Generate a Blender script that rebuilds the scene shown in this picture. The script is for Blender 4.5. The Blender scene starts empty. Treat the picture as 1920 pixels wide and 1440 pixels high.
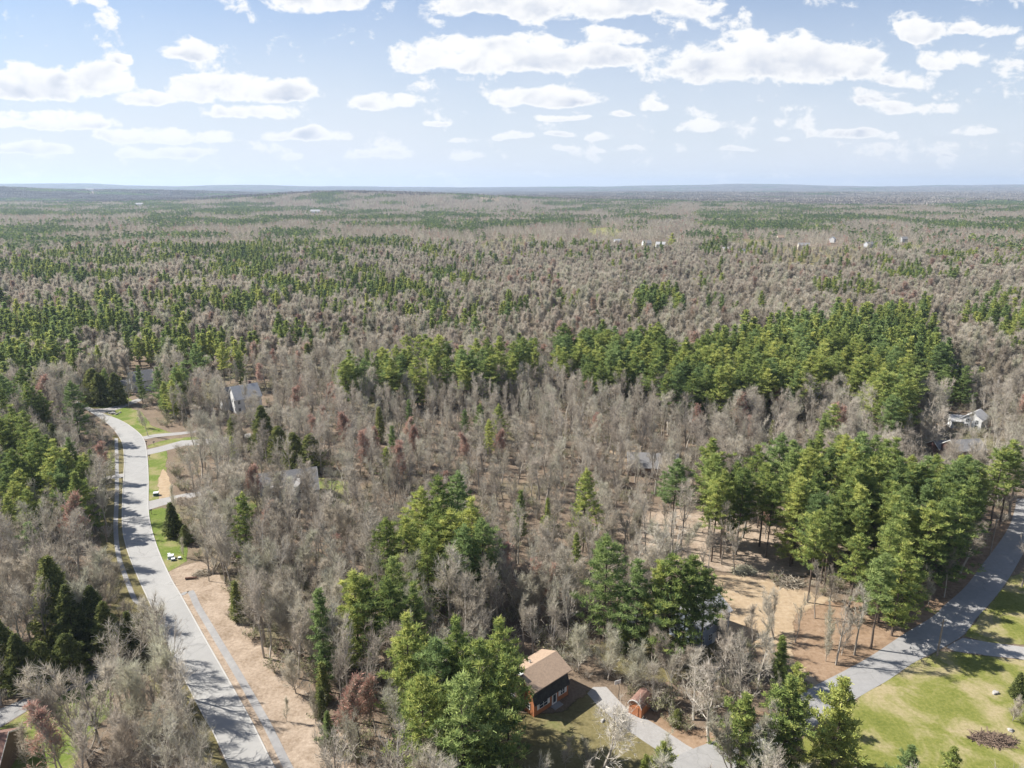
import bpy, math, random
import numpy as np
from mathutils import Vector
random.seed(11)
rng = np.random.default_rng(11)
R = math.radians
SC = bpy.context.scene

# ------------------------------------------------------------------ camera
F, CAMH = 1331.0, 85.0
PIT = math.atan(368 / F)
cam_d = bpy.data.cameras.new('camera')
cam = bpy.data.objects.new('camera', cam_d)
SC.collection.objects.link(cam)
cam_d.sensor_width = 36
cam_d.lens = F / 1920 * 36
cam_d.clip_start = 1
cam_d.clip_end = 80000
cam.location = (0, 0, CAMH)
cam.rotation_euler = (math.pi / 2 - PIT, 0, 0)
SC.camera = cam
SC.view_settings.view_transform = 'Standard'
SC.view_settings.look = 'None'
SC.view_settings.gamma = 1
SC.view_settings.exposure = 1.12
cy = SC.cycles
cy.max_bounces = 6
cy.diffuse_bounces = 4
cy.glossy_bounces = 1
cy.transmission_bounces = 2
cy.volume_bounces = 0
cy.transparent_max_bounces = 6
cy.caustics_reflective = False
cy.caustics_refractive = False

SUN_EL, SUN_AZ = R(43), R(-75)      # azimuth clockwise from +Y
sdir = Vector((math.sin(SUN_AZ) * math.cos(SUN_EL), math.cos(SUN_AZ) * math.cos(SUN_EL), math.sin(SUN_EL)))
sl = bpy.data.lights.new('sun', 'SUN')
sl.energy = 5.0
sl.angle = R(0.53)
sl.color = (1.0, 0.955, 0.88)
so = bpy.data.objects.new('sun', sl)
so.rotation_euler = sdir.to_track_quat('Z', 'Y').to_euler()
so.location = (0, 0, 300)
SC.collection.objects.link(so)


class NT:
    """small helper for node trees"""
    def __init__(s, tree):
        s.t = tree
        s.t.nodes.clear()

    def n(s, kind, **kw):
        nd = s.t.nodes.new(kind)
        for k, v in kw.items():
            if k.startswith('i_'):
                key = k[2:]
                key = int(key) if key.isdigit() else key.replace('_', ' ')
                s.put(nd.inputs[key], v)
            else:
                setattr(nd, k, v)
        return nd

    def put(s, sock, v):
        if isinstance(v, bpy.types.NodeSocket):
            s.t.links.new(v, sock)
        elif isinstance(v, bpy.types.Node):
            s.t.links.new(v.outputs[0], sock)
        else:
            sock.default_value = v

    def m(s, op, a, b=None, c=None, clamp=False):
        nd = s.t.nodes.new('ShaderNodeMath')
        nd.operation = op
        nd.use_clamp = clamp
        s.put(nd.inputs[0], a)
        if b is not None:
            s.put(nd.inputs[1], b)
        if c is not None:
            s.put(nd.inputs[2], c)
        return nd.outputs[0]

    def mix(s, fac, a, b, mode='MIX'):
        nd = s.t.nodes.new('ShaderNodeMix')
        nd.data_type = 'RGBA'
        nd.blend_type = mode
        s.put(nd.inputs['Factor'], fac)
        s.put(nd.inputs[6], a)
        s.put(nd.inputs[7], b)
        return nd.outputs[2]

    def ramp(s, fac, stops, interp='LINEAR'):
        nd = s.t.nodes.new('ShaderNodeValToRGB')
        nd.color_ramp.interpolation = interp
        el = nd.color_ramp.elements
        while len(el) < len(stops):
            el.new(0.5)
        for e, (p, c) in zip(el, stops):
            e.position = p
        for e, (p, c) in zip(el, stops):
            e.color = (c[0], c[1], c[2], 1) if not isinstance(c, (int, float)) else (c, c, c, 1)
        s.put(nd.inputs[0], fac)
        return nd

    def noise(s, vec, scale, detail=3, rough=0.5, dist=0.0):
        nd = s.t.nodes.new('ShaderNodeTexNoise')
        if vec is not None:
            s.put(nd.inputs['Vector'], vec)
        nd.inputs['Scale'].default_value = scale
        nd.inputs['Detail'].default_value = detail
        nd.inputs['Roughness'].default_value = rough
        nd.inputs['Distortion'].default_value = dist
        return nd.outputs[0]

    def mapr(s, v, a, b, c=0.0, d=1.0, smooth=True):
        nd = s.t.nodes.new('ShaderNodeMapRange')
        nd.interpolation_type = 'SMOOTHSTEP' if smooth else 'LINEAR'
        s.put(nd.inputs[0], v)
        nd.inputs[1].default_value = a
        nd.inputs[2].default_value = b
        nd.inputs[3].default_value = c
        nd.inputs[4].default_value = d
        return nd.outputs[0]


# ------------------------------------------------------------------ world: clear sky with rows of cumulus
world = bpy.data.worlds.new('World')
SC.world = world
world.use_nodes = True
W = NT(world.node_tree)
sky = W.n('ShaderNodeTexSky', sky_type='NISHITA')
sky.sun_disc = False
sky.sun_elevation = SUN_EL
sky.sun_rotation = SUN_AZ
sky.altitude = 100
sky.air_density = 1.0
sky.dust_density = 0.6
sky.ozone_density = 1.0
tc = W.n('ShaderNodeTexCoord')
sep = W.n('ShaderNodeSeparateXYZ', i_0=tc.outputs['Generated'])
yy = W.m('MAXIMUM', W.m('ABSOLUTE', sep.outputs[1]), 0.08)
ca = W.m('DIVIDE', sep.outputs[0], yy)      # tan azimuth
ce = W.m('DIVIDE', sep.outputs[2], yy)      # tan elevation


def sky_ae(px, py):
    u = (px - 960) / F
    v = (720 - py) / F
    dy = math.cos(PIT) + v * math.sin(PIT)
    dz = -math.sin(PIT) + v * math.cos(PIT)
    return u / dy, dz / dy


# every row: list of clouds (x0, x1, ytop, ybase, strength) in the sky as seen to the north
ROWS = [
    [(498, 694, -45, 44, 1.0), (770, 1366, -45, 58, 1.1)],
    [(300, 415, 70, 125, .8), (1095, 1228, 45, 92, .85), (1672, 1762, 38, 92, .95), (1785, 1905, 38, 80, .9)],
    [(-90, 8, 112, 150, .9), (212, 254, 102, 128, .6), (708, 1210, 66, 156, 1.12), (1218, 1680, 64, 186, 1.15), (1706, 1846, 92, 140, .9)],
    [(-20, 268, 112, 208, 1.12), (292, 612, 138, 210, 1.08), (902, 1152, 160, 212, 1.05), (1648, 1722, 125, 172, .7)],
    [(-80, 60, 150, 196, .8), (225, 330, 165, 208, .9), (380, 560, 192, 234, .85), (642, 780, 172, 218, .8), (1098, 1138, 165, 184, .5), (1196, 1252, 190, 215, .65), (1642, 1792, 190, 228, .9), (1652, 1780, 160, 186, .5)],
    [(-60, 230, 208, 254, 1.05), (782, 842, 226, 240, .6), (1000, 1110, 214, 230, .8), (1134, 1182, 208, 224, .8), (1256, 1352, 225, 256, .95), (1782, 1872, 227, 260, .95)],
    [(170, 470, 240, 276, .9), (480, 664, 238, 274, .95), (840, 900, 258, 275, .6), (910, 1002, 246, 268, .85), (1020, 1078, 246, 262, .75), (1098, 1160, 246, 266, .7), (1440, 1500, 255, 270, .55), (1480, 1690, 240, 268, .8)],
    [(-20, 150, 268, 296, .85), (200, 420, 276, 302, .75), (530, 590, 288, 306, .6), (660, 780, 276, 308, .45), (812, 912, 276, 308, .7), (1012, 1078, 272, 290, .7), (1110, 1210, 270, 290, .6), (1348, 1420, 274, 288, .6), (1770, 1800, 284, 294, .6)],
]
# domain-warped noise
cvec = W.n('ShaderNodeCombineXYZ', i_0=ca, i_1=W.m('MULTIPLY', ce, 1.5))
warp = W.n('ShaderNodeTexNoise', i_Vector=cvec.outputs[0], i_Scale=9.0, i_Detail=3.0)
wv = W.n('ShaderNodeVectorMath', operation='MULTIPLY_ADD', i_0=warp.outputs['Color'], i_1=(.05, .04, 0), i_2=cvec.outputs[0])
n1 = W.noise(wv.outputs[0], 17.0, 8, 0.60)
nl = W.noise(wv.outputs[0], 15.0, 3, 0.5)
off = W.n('ShaderNodeVectorMath', operation='ADD', i_0=wv.outputs[0], i_1=(-0.016, 0.022, 0))
n2 = W.noise(off.outputs[0], 15.0, 3, 0.5)
aw = W.m('ADD', ca, W.m('MULTIPLY', W.m('SUBTRACT', warp.outputs[0], .5), .035))
ew = W.m('ADD', ce, W.m('MULTIPLY', W.m('SUBTRACT', nl, .5), .016))
af = W.m('MULTIPLY_ADD', aw, 0.5, 0.5)      # a in -1..1 to 0..1
D = rel = None
ROWS = [r[k::2] for r in ROWS for k in (0, 1) if r[k::2]] if False else [r[:6] for r in ROWS] + [r[6:] for r in ROWS if len(r) > 6]
for row in ROWS:
    lo = min(sky_ae(960, c[3])[1] for c in row)
    hi = max(sky_ae(960, c[2])[1] for c in row)
    span = hi - lo + 0.02
    st = []
    for x0, x1, yt, yb, amp in sorted(row):
        xm = (x0 + x1) / 2
        a0, a1 = sky_ae(x0, yb)[0], sky_ae(x1, yb)[0]
        e0, e1 = sky_ae(xm, yb)[1], sky_ae(xm, yt)[1]
        c = ((e0 + e1) / 2 - lo + .01) / span
        h = (e1 - e0) / 2 / span * 1.25
        p0, p1 = a0 * .5 + .5, a1 * .5 + .5
        w = (p1 - p0)
        st += [(p0 - .004, (0, c, h * .6)), (p0 + w * .16, (amp * .85, c, h * .8)), (p0 + w * .55, (amp, c, h)), (p1 - w * .14, (amp * .8, c, h * .7)), (p1 + .004, (0, c, h * .6))]
    st = [(max(0, min(1, p)), c) for p, c in st][:32]
    for k in range(1, len(st)):
        if st[k][0] < st[k - 1][0]:
            st[k] = (st[k - 1][0] + .0005, st[k][1])
    rp = W.ramp(af, st)
    sp = W.n('ShaderNodeSeparateColor', i_0=rp.outputs[0])
    cc = W.m('MULTIPLY_ADD', sp.outputs[1], span, lo - .01)
    hh = W.m('MULTIPLY', W.m('MAXIMUM', sp.outputs[2], .02), span)
    r_ = W.m('DIVIDE', W.m('SUBTRACT', ew, cc), hh)
    # flatter below, rounder above
    under = W.m('MINIMUM', W.m('MULTIPLY', r_, 1.7), r_)
    d_ = W.m('MULTIPLY', sp.outputs[0], W.m('SUBTRACT', 1.0, W.m('MULTIPLY', under, under)))
    if D is None:
        D, rel = d_, r_
    else:
        g = W.m('GREATER_THAN', d_, D)
        rel = W.m('MULTIPLY_ADD', g, W.m('SUBTRACT', r_, rel), rel)
        D = W.m('MAXIMUM', D, d_)
D = W.m('MAXIMUM', D, -0.5)
dens = W.m('MULTIPLY_ADD', W.m('SUBTRACT', n1, .5), 3.5, D)
alpha = W.mapr(dens, .16, .54)
soft = W.mapr(ce, 0.0, .10, .5, 1.0)
alpha = W.m('MULTIPLY', alpha, soft)
lit = W.m('MULTIPLY_ADD', W.m('SUBTRACT', nl, n2), 2.2, W.m('MULTIPLY_ADD', rel, .50, .62), clamp=True)
thick = W.mapr(dens, .35, 1.1)
lit2 = W.m('SUBTRACT', 1.0, W.m('MULTIPLY', W.m('SUBTRACT', 1.0, lit), thick))
ccol = W.ramp(lit2, [(0, (4.3, 4.75, 5.7)), (.4, (5.7, 5.95, 6.5)), (.75, (7.0, 7.05, 7.2)), (1, (7.6, 7.6, 7.6))])
veil = W.m('MULTIPLY', W.mapr(ce, 0.0, .36, .97, 0.10), W.mapr(W.noise(cvec.outputs[0], 3.5, 4, .6), .2, .8, .85, 1.03))
skyb = W.mix(1.0, sky.outputs[0], (.60, .755, .94, 1), 'MULTIPLY')
skyc = W.mix(veil, skyb, (6.0, 6.3, 6.85, 1))
fin = W.mix(alpha, skyc, ccol.outputs[0])
below = W.mapr(sep.outputs[2], -.02, 0.0)
fin = W.mix(below, (3.2, 3.6, 4.2, 1), fin)
bg = W.n('ShaderNodeBackground', i_Color=fin, i_Strength=0.063)
out = W.n('ShaderNodeOutputWorld', i_Surface=bg.outputs[0])
world.cycles.sampling_method = 'MANUAL'
world.cycles.sample_map_resolution = 512


# ------------------------------------------------------------------ projection helpers
def gp(px, py, z=0.0):
    """world point at height z seen at photograph position px, py"""
    u = (px - 960) / F
    v = (720 - py) / F
    dy = math.cos(PIT) + v * math.sin(PIT)
    dz = -math.sin(PIT) + v * math.cos(PIT)
    t = (z - CAMH) / dz
    return (u * t, dy * t)


def proj(x, y, z):
    x, y, z = np.asarray(x, float), np.asarray(y, float), np.asarray(z, float)
    d = y * math.cos(PIT) - (z - CAMH) * math.sin(PIT)
    up = y * math.sin(PIT) + (z - CAMH) * math.cos(PIT)
    d = np.maximum(d, 1e-3)
    return 960 + F * x / d, 720 - F * up / d


def inpoly(px, py, poly):
    px, py = np.asarray(px), np.asarray(py)
    r = np.zeros(px.shape, bool)
    n = len(poly)
    for i in range(n):
        x0, y0 = poly[i]
        x1, y1 = poly[(i + 1) % n]
        if y0 == y1:
            continue
        c = ((y0 > py) != (y1 > py)) & (px < (x1 - x0) * (py - y0) / (y1 - y0) + x0)
        r ^= c
    return r


_perm = rng.random((256, 256))


def vnoise(x, y):
    xi, yi = np.floor(x).astype(int), np.floor(y).astype(int)
    fx, fy = x - xi, y - yi
    fx, fy = fx * fx * (3 - 2 * fx), fy * fy * (3 - 2 * fy)
    a = _perm[xi & 255, yi & 255]
    b = _perm[(xi + 1) & 255, yi & 255]
    c = _perm[xi & 255, (yi + 1) & 255]
    d = _perm[(xi + 1) & 255, (yi + 1) & 255]
    return (a * (1 - fx) + b * fx) * (1 - fy) + (c * (1 - fx) + d * fx) * fy


def fbm(x, y, o=3):
    s = 0
    t = 0
    for k in range(o):
        s = s + vnoise(x * 2 ** k + 17 * k, y * 2 ** k + 31 * k) / 2 ** k
        t += 1 / 2 ** k
    return s / t


def sstep(a, b, x):
    t = np.clip((x - a) / (b - a), 0, 1)
    return t * t * (3 - 2 * t)


def terrain(x, y):
    """flat around the camera, low hills far away"""
    x, y = np.asarray(x, float), np.asarray(y, float)
    d = np.hypot(x, y)
    h = sstep(1500, 3500, d) * (fbm(x / 900, y / 700, 3) - .5) * 34
    def g(cx, cy_, sx, sy, a):
        return a * np.exp(-((x - cx) / sx) ** 2 - ((y - cy_) / sy) ** 2)
    h = h + g(-820, 3900, 900, 700, 44) + g(200, 4400, 800, 600, 22)
    h = h + g(-3900, 5200, 1000, 900, 80) + g(-2800, 6200, 900, 800, 34)
    h = h + g(2500, 6800, 2200, 700, 26)
    h = h + sstep(6500, 9000, d) * 36 * (fbm(x / 2600 + 5, y / 1500 + 3, 3)) 
    h = h + g(-7800, 13500, 900, 900, 66) + g(-9200, 13500, 900, 900, 60) + g(-4700, 13500, 1300, 900, 34)
    h = h + sstep(11500, 15500, d) * (58 + 60 * (fbm(x / 3800 + 9, y / 3800, 3) - .4))
    h = h + g(4500, 15500, 4000, 1200, 18) + g(10500, 15500, 4000, 1200, 34)
    return h


# ------------------------------------------------------------------ mesh helpers
COL = SC.collection


def mesh_np(name, V, Fq, mats, mi=None, col=None, smooth=False):
    V = np.asarray(V, np.float32).reshape(-1, 3)
    Fq = np.asarray(Fq, np.int32)
    me = bpy.data.meshes.new(name)
    n, k = Fq.shape
    me.vertices.add(len(V))
    me.vertices.foreach_set('co', V.ravel())
    me.loops.add(n * k)
    me.loops.foreach_set('vertex_index', Fq.ravel())
    me.polygons.add(n)
    me.polygons.foreach_set('loop_start', np.arange(0, n * k, k, dtype=np.int32))
    me.polygons.foreach_set('loop_total', np.full(n, k, np.int32))
    for m_ in mats:
        me.materials.append(m_)
    if mi is not None:
        me.polygons.foreach_set('material_index', np.asarray(mi, np.int32))
    me.polygons.foreach_set('use_smooth', np.full(n, smooth))
    if col is not None:
        at = me.attributes.new('tone', 'FLOAT', 'POINT')
        at.data.foreach_set('value', np.asarray(col, np.float32))
    me.update()
    me.validate()
    return me


class Geo:
    """quad collector: V, F, material index, tone"""
    def __init__(s):
        s.V, s.F, s.M, s.T = [], [], [], []
        s.nv = 0

    def add(s, V, Fq, mi, tone=0.5):
        V = np.asarray(V, float).reshape(-1, 3)
        Fq = np.asarray(Fq, int)
        s.V.append(V)
        s.F.append(Fq + s.nv)
        s.M.append(np.full(len(Fq), mi))
        t = np.asarray(tone, float)
        s.T.append(np.full(len(V), float(t)) if t.ndim == 0 else t)
        s.nv += len(V)

    def tubes(s, P0, P1, R0, R1, k=3, mi=0, tone=.5):
        P0, P1 = np.asarray(P0, float), np.asarray(P1, float)
        R0, R1 = np.asarray(R0, float), np.asarray(R1, float)
        N = len(P0)
        if N == 0:
            return
        d = P1 - P0
        d /= np.maximum(np.linalg.norm(d, axis=1, keepdims=True), 1e-6)
        ref = np.where(np.abs(d[:, 2:3]) > .9, np.array([[1., 0, 0]]), np.array([[0, 0, 1.]]))
        a = np.cross(d, ref)
        a /= np.linalg.norm(a, axis=1, keepdims=True)
        b = np.cross(d, a)
        th = np.arange(k) * 2 * math.pi / k
        ring = np.cos(th)[None, :, None] * a[:, None] + np.sin(th)[None, :, None] * b[:, None]
        V = np.concatenate([P0[:, None] + ring * R0[:, None, None], P1[:, None] + ring * R1[:, None, None]], 1)
        base = (np.arange(N) * 2 * k)[:, None, None]
        i = np.arange(k)
        j = (i + 1) % k
        q = np.stack([i, j, j + k, i + k], 1)[None] + base
        tn = np.repeat(np.asarray(tone, float) * np.ones(N), 2 * k)
        s.add(V, q.reshape(-1, 4), mi, tn)

    def cards(s, C, Dv, Wd, mi=0, tone=.5, nrm=None, taper=.35):
        """thin pointed quads from C along Dv (with length), width Wd"""
        C, Dv = np.asarray(C, float), np.asarray(Dv, float)
        N = len(C)
        if N == 0:
            return
        r = rng.normal(size=(N, 3)) if nrm is None else nrm
        sd = np.cross(Dv, r)
        sd /= np.maximum(np.linalg.norm(sd, axis=1, keepdims=True), 1e-6)
        w = (np.asarray(Wd, float) * np.ones(N))[:, None] * .5
        V = np.stack([C - sd * w, C + sd * w, C + Dv + sd * w * taper, C + Dv - sd * w * taper], 1)
        q = np.arange(4)[None] + (np.arange(N) * 4)[:, None]
        tn = np.repeat(np.asarray(tone, float) * np.ones(N), 4)
        s.add(V, q, mi, tn)

    def mesh(s, name, mats):
        return mesh_np(name, np.concatenate(s.V), np.concatenate(s.F), mats, np.concatenate(s.M), np.concatenate(s.T))

    def arrays(s):
        return np.concatenate(s.V), np.concatenate(s.F), np.concatenate(s.M), np.concatenate(s.T)


def link(name, me, parent=None, loc=(0, 0, 0), rz=0, scale=None):
    o = bpy.data.objects.new(name, me)
    COL.objects.link(o)
    o.location = loc
    o.rotation_euler = (0, 0, rz)
    if scale is not None:
        o.scale = scale
    if parent is not None:
        o.parent = parent
    return o


def tag(o, label=None, cat=None, group=None, kind=None):
    if label:
        o['label'] = label
    if cat:
        o['category'] = cat
    if group:
        o['group'] = group
    if kind:
        o['kind'] = kind
    return o


# ------------------------------------------------------------------ materials
def mat_basic(name, col, rough=.85, noise=.0, nscale=2.0, col2=None, bump=0.0, spec=.2, coords='Object'):
    m_ = bpy.data.materials.new(name)
    m_.use_nodes = True
    t = NT(m_.node_tree)
    b = t.n('ShaderNodeBsdfPrincipled')
    b.inputs['Roughness'].default_value = rough
    b.inputs['Specular IOR Level'].default_value = spec
    o = t.n('ShaderNodeOutputMaterial')
    t.put(o.inputs[0], b.outputs[0])
    c = (*col, 1)
    if noise or col2:
        tc_ = t.n('ShaderNodeTexCoord')
        nz = t.noise(tc_.outputs[coords], nscale, 5, .6)
        c2 = (*(col2 or tuple(x * (1 - noise) for x in col)), 1)
        f = t.mapr(nz, .3, .7)
        t.put(b.inputs['Base Color'], t.mix(f, c, c2))
        if bump:
            bp = t.n('ShaderNodeBump', i_Strength=bump, i_Height=nz)
            t.put(b.inputs['Normal'], bp.outputs[0])
    else:
        b.inputs['Base Color'].default_value = c
    return m_


def mat_leaf(name, dark, mid, light, transl=.25, rnd=.35, odd=None, odd2=None):
    """foliage: tone attribute picks the shade, every tree differs a little"""
    m_ = bpy.data.materials.new(name)
    m_.use_nodes = True
    t = NT(m_.node_tree)
    at = t.n('ShaderNodeAttribute', attribute_name='tone')
    oi = t.n('ShaderNodeObjectInfo')
    geo = t.n('ShaderNodeNewGeometry')
    f = t.m('MULTIPLY_ADD', t.m('SUBTRACT', oi.outputs['Random'], .5), rnd, at.outputs['Fac'])
    f = t.m('ADD', f, t.m('MULTIPLY', t.m('SUBTRACT', t.noise(geo.outputs['Position'], .012, 2), .5), .7))
    rp = t.ramp(f, [(.08, dark), (.5, mid), (.95, light)])
    col = rp.outputs[0]
    if odd:        # some individuals are of another kind
        r2 = t.m('FRACT', t.m('MULTIPLY', oi.outputs['Random'], 7.31))
        col = t.mix(t.mapr(r2, .55, .95, 0, .75), col, t.ramp(f, [(.1, tuple(x * .55 for x in odd)), (.9, tuple(x * 1.35 for x in odd))]).outputs[0])
        if odd2:
            col = t.mix(t.mapr(r2, .28, .05, 0, .75), col, t.ramp(f, [(.1, tuple(x * .55 for x in odd2)), (.9, tuple(x * 1.35 for x in odd2))]).outputs[0])
    d = t.n('ShaderNodeBsdfDiffuse', i_Color=col)
    if transl > 0:
        tr = t.n('ShaderNodeBsdfTranslucent', i_Color=col)
        mx = t.n('ShaderNodeMixShader', i_0=transl)
        t.put(mx.inputs[1], d.outputs[0])
        t.put(mx.inputs[2], tr.outputs[0])
        d = mx
    o = t.n('ShaderNodeOutputMaterial')
    t.put(o.inputs[0], d.outputs[0])
    return m_


M = {}
M['needle'] = mat_leaf('pine_needles', (.085, .130, .055), (.260, .320, .095), (.560, .560, .175), .42, .4, (.19, .27, .115))
M['cedar'] = mat_leaf('cedar_leaves', (.075, .100, .040), (.180, .205, .075), (.350, .350, .115), .35)
M['shrub'] = mat_leaf('shrub_leaves', (.12, .13, .065), (.21, .215, .11), (.31, .30, .16), .2)
M['bark'] = mat_basic('pine_bark', (.13, .10, .08), .95, .4, 3.0)
M['twig'] = mat_leaf('bare_twigs', (.33, .285, .225), (.485, .43, .345), (.62, .565, .465), .38, .6, (.41, .405, .30), (.44, .375, .31))
M['limb'] = mat_leaf('grey_bark', (.19, .165, .14), (.35, .315, .27), (.54, .495, .43), 0, .6)
M['red'] = mat_leaf('red_buds', (.34, .19, .15), (.47, .27, .215), (.60, .39, .32), .3, .4)


# ground
def ground_mat():
    m_ = bpy.data.materials.new('forest_floor')
    m_.use_nodes = True
    t = NT(m_.node_tree)
    geo = t.n('ShaderNodeNewGeometry')
    p = geo.outputs['Position']
    big = t.noise(p, .02, 4, .6)
    mid = t.noise(p, .22, 4, .6)
    fine = t.noise(p, 2.2, 5, .7)
    leaf = t.ramp(t.m('MULTIPLY_ADD', fine, .6, t.m('MULTIPLY', mid, .4)), [(.25, (.075, .055, .040)), (.5, (.165, .125, .090)), (.75, (.26, .20, .145))])
    olive = t.ramp(fine, [(.3, (.085, .085, .045)), (.7, (.19, .18, .095))])
    c = t.mix(t.mapr(big, .52, .68), leaf.outputs[0], olive.outputs[0])
    far = t.n('ShaderNodeVectorMath', operation='LENGTH', i_0=p)
    woods = t.ramp(t.noise(p, .0014, 6, .65), [(.40, (.03, .045, .03)), (.5, (.07, .07, .055)), (.62, (.11, .10, .085))])
    c = t.mix(t.mapr(far.outputs['Value'], 7000, 12000), c, woods.outputs[0])
    b = t.n('ShaderNodeBsdfPrincipled', i_Roughness=.95)
    b.inputs['Specular IOR Level'].default_value = .1
    t.put(b.inputs['Base Color'], c)
    bp = t.n('ShaderNodeBump', i_Strength=.6, i_Distance=.3, i_Height=fine)
    t.put(b.inputs['Normal'], bp.outputs[0])
    o = t.n('ShaderNodeOutputMaterial')
    t.put(o.inputs[0], b.outputs[0])
    return m_


def patch_mat(name, stops, big=.12, fine=1.8, mixs=(.45, .6), stops2=None, bump=.4, cracks=False):
    K = .61
    stops = [(p, tuple(x * K for x in c)) for p, c in stops]
    stops2 = stops2 and [(p, tuple(x * K for x in c)) for p, c in stops2]
    m_ = bpy.data.materials.new(name)
    m_.use_nodes = True
    t = NT(m_.node_tree)
    geo = t.n('ShaderNodeNewGeometry')
    p = geo.outputs['Position']
    nb = t.noise(p, big, 4, .65, .6)
    nf = t.noise(p, fine, 6, .7)
    f = t.m('MULTIPLY_ADD', nf, .55, t.m('MULTIPLY', nb, .45))
    c = t.ramp(f, stops).outputs[0]
    if stops2:
        c2 = t.ramp(nf, stops2).outputs[0]
        c = t.mix(t.mapr(nb, mixs[0], mixs[1]), c, c2)
    if cracks:
        wv_ = t.n('ShaderNodeTexNoise', i_Vector=p, i_Scale=.5, i_Detail=3.0)
        pv_ = t.n('ShaderNodeVectorMath', operation='MULTIPLY_ADD', i_0=wv_.outputs['Color'], i_1=(2.5, 2.5, 0), i_2=p)
        vo = t.n('ShaderNodeTexVoronoi', i_Vector=pv_.outputs[0], i_Scale=.16, feature='DISTANCE_TO_EDGE')
        c = t.mix(t.mapr(vo.outputs['Distance'], .0, .018, .32, 0), c, (.13, .125, .12, 1))
        v2 = t.n('ShaderNodeTexVoronoi', i_Vector=pv_.outputs[0], i_Scale=.05)
        sp_ = t.n('ShaderNodeSeparateColor', i_0=v2.outputs['Color'])
        c = t.mix(t.mapr(sp_.outputs[0], .6, .9, 0, .16), c, (.20, .20, .20, 1))
    b = t.n('ShaderNodeBsdfPrincipled', i_Roughness=.95)
    b.inputs['Specular IOR Level'].default_value = .1
    t.put(b.inputs['Base Color'], c)
    bp = t.n('ShaderNodeBump', i_Strength=bump, i_Distance=.2, i_Height=nf)
    t.put(b.inputs['Normal'], bp.outputs[0])
    o = t.n('ShaderNodeOutputMaterial')
    t.put(o.inputs[0], b.outputs[0])
    return m_


M['ground'] = ground_mat()
M['lawn'] = patch_mat('lawn_grass', [(.35, (.15, .18, .035)), (.5, (.26, .27, .07)), (.65, (.39, .35, .13))], stops2=[(.3, (.36, .31, .15)), (.7, (.54, .45, .27))], mixs=(.44, .66))
M['green'] = patch_mat('fresh_grass', [(.35, (.12, .18, .03)), (.5, (.19, .25, .05)), (.65, (.30, .32, .10))], stops2=[(.3, (.30, .27, .11)), (.7, (.42, .37, .19))], mixs=(.42, .66))
M['yard'] = patch_mat('yard_grass', [(.35, (.15, .13, .055)), (.5, (.24, .205, .095)), (.65, (.34, .28, .15))], stops2=[(.3, (.14, .16, .05)), (.7, (.25, .25, .10))], mixs=(.55, .75))
M['litter'] = patch_mat('leaf_litter', [(.32, (.25, .18, .12)), (.48, (.43, .335, .25)), (.68, (.66, .535, .42))], big=.25, fine=1.6)
M['needles_floor'] = patch_mat('needle_litter', [(.35, (.22, .145, .09)), (.5, (.38, .26, .17)), (.65, (.48, .35, .24))], big=.2, fine=1.2)
M['dirt'] = patch_mat('bare_dirt', [(.35, (.40, .29, .18)), (.5, (.54, .41, .27)), (.65, (.66, .53, .38))], big=.15, fine=.9, stops2=[(.3, (.33, .23, .14)), (.7, (.50, .38, .25))], mixs=(.5, .7))
M['asphalt'] = patch_mat('worn_asphalt', [(.3, (.43, .42, .405)), (.5, (.48, .47, .45)), (.7, (.54, .53, .51))], big=.06, fine=.5, bump=.05, cracks=True)
M['asphalt2'] = patch_mat('grey_asphalt', [(.3, (.35, .345, .34)), (.5, (.41, .40, .39)), (.7, (.47, .46, .45))], big=.1, fine=1.0, bump=.05, cracks=True)
M['concrete'] = patch_mat('sidewalk_paving', [(.3, (.33, .32, .32)), (.5, (.42, .41, .40)), (.7, (.55, .53, .50))], big=.1, fine=.8, bump=.05)
M['kerb'] = patch_mat('granite_kerb', [(.3, (.55, .53, .50)), (.7, (.70, .68, .64))], big=.3, fine=2, bump=.1)
M['gravel'] = patch_mat('gravel_drive', [(.3, (.38, .36, .34)), (.5, (.46, .44, .42)), (.7, (.54, .52, .50))], big=.2, fine=2, bump=.2)

# ------------------------------------------------------------------ ground to the horizon
def build_ground():
    na = 900
    rr = [0.0] + list(np.geomspace(30, 21500, 220))
    th = np.linspace(0, 2 * math.pi, na, endpoint=False)
    V = []
    for r in rr[1:]:
        x, y = r * np.sin(th), r * np.cos(th)
        V.append(np.stack([x, y, terrain(x, y)], 1))
    V = np.concatenate(V)
    i = np.arange(na)
    j = (i + 1) % na
    Fq = np.concatenate([np.stack([i + k * na, j + k * na, j + (k + 1) * na, i + (k + 1) * na], 1) for k in range(len(rr) - 2)])
    # centre cap as a fan of quads
    c = len(V)
    V = np.concatenate([V, [[0, 0, 0]]])
    h = np.arange(0, na, 2)
    Fc = np.stack([np.full(len(h), c), h, (h + 1) % na, (h + 2) % na], 1)
    Fq = np.concatenate([Fq[:, ::-1], Fc[:, ::-1]])
    me = mesh_np('ground', V, Fq, [M['ground']], smooth=True)
    tag(link('ground', me), kind='structure')


build_ground()


def catmull(pts, step=1.5):
    pts = [np.array(p, float) for p in pts]
    P = [2 * pts[0] - pts[1]] + pts + [2 * pts[-1] - pts[-2]]
    o = []
    for i in range(1, len(P) - 2):
        n = max(2, int(np.linalg.norm(P[i + 1] - P[i]) / step))
        for k in range(n):
            t = k / n
            o.append(.5 * (2 * P[i] + (P[i + 1] - P[i - 1]) * t + (2 * P[i - 1] - 5 * P[i] + 4 * P[i + 1] - P[i + 2]) * t * t + (3 * P[i] - P[i - 1] - 3 * P[i + 1] + P[i + 2]) * t ** 3))
    o.append(pts[-1])
    return o


def wedge(pxs):
    return [gp(*p) for p in pxs]


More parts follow.
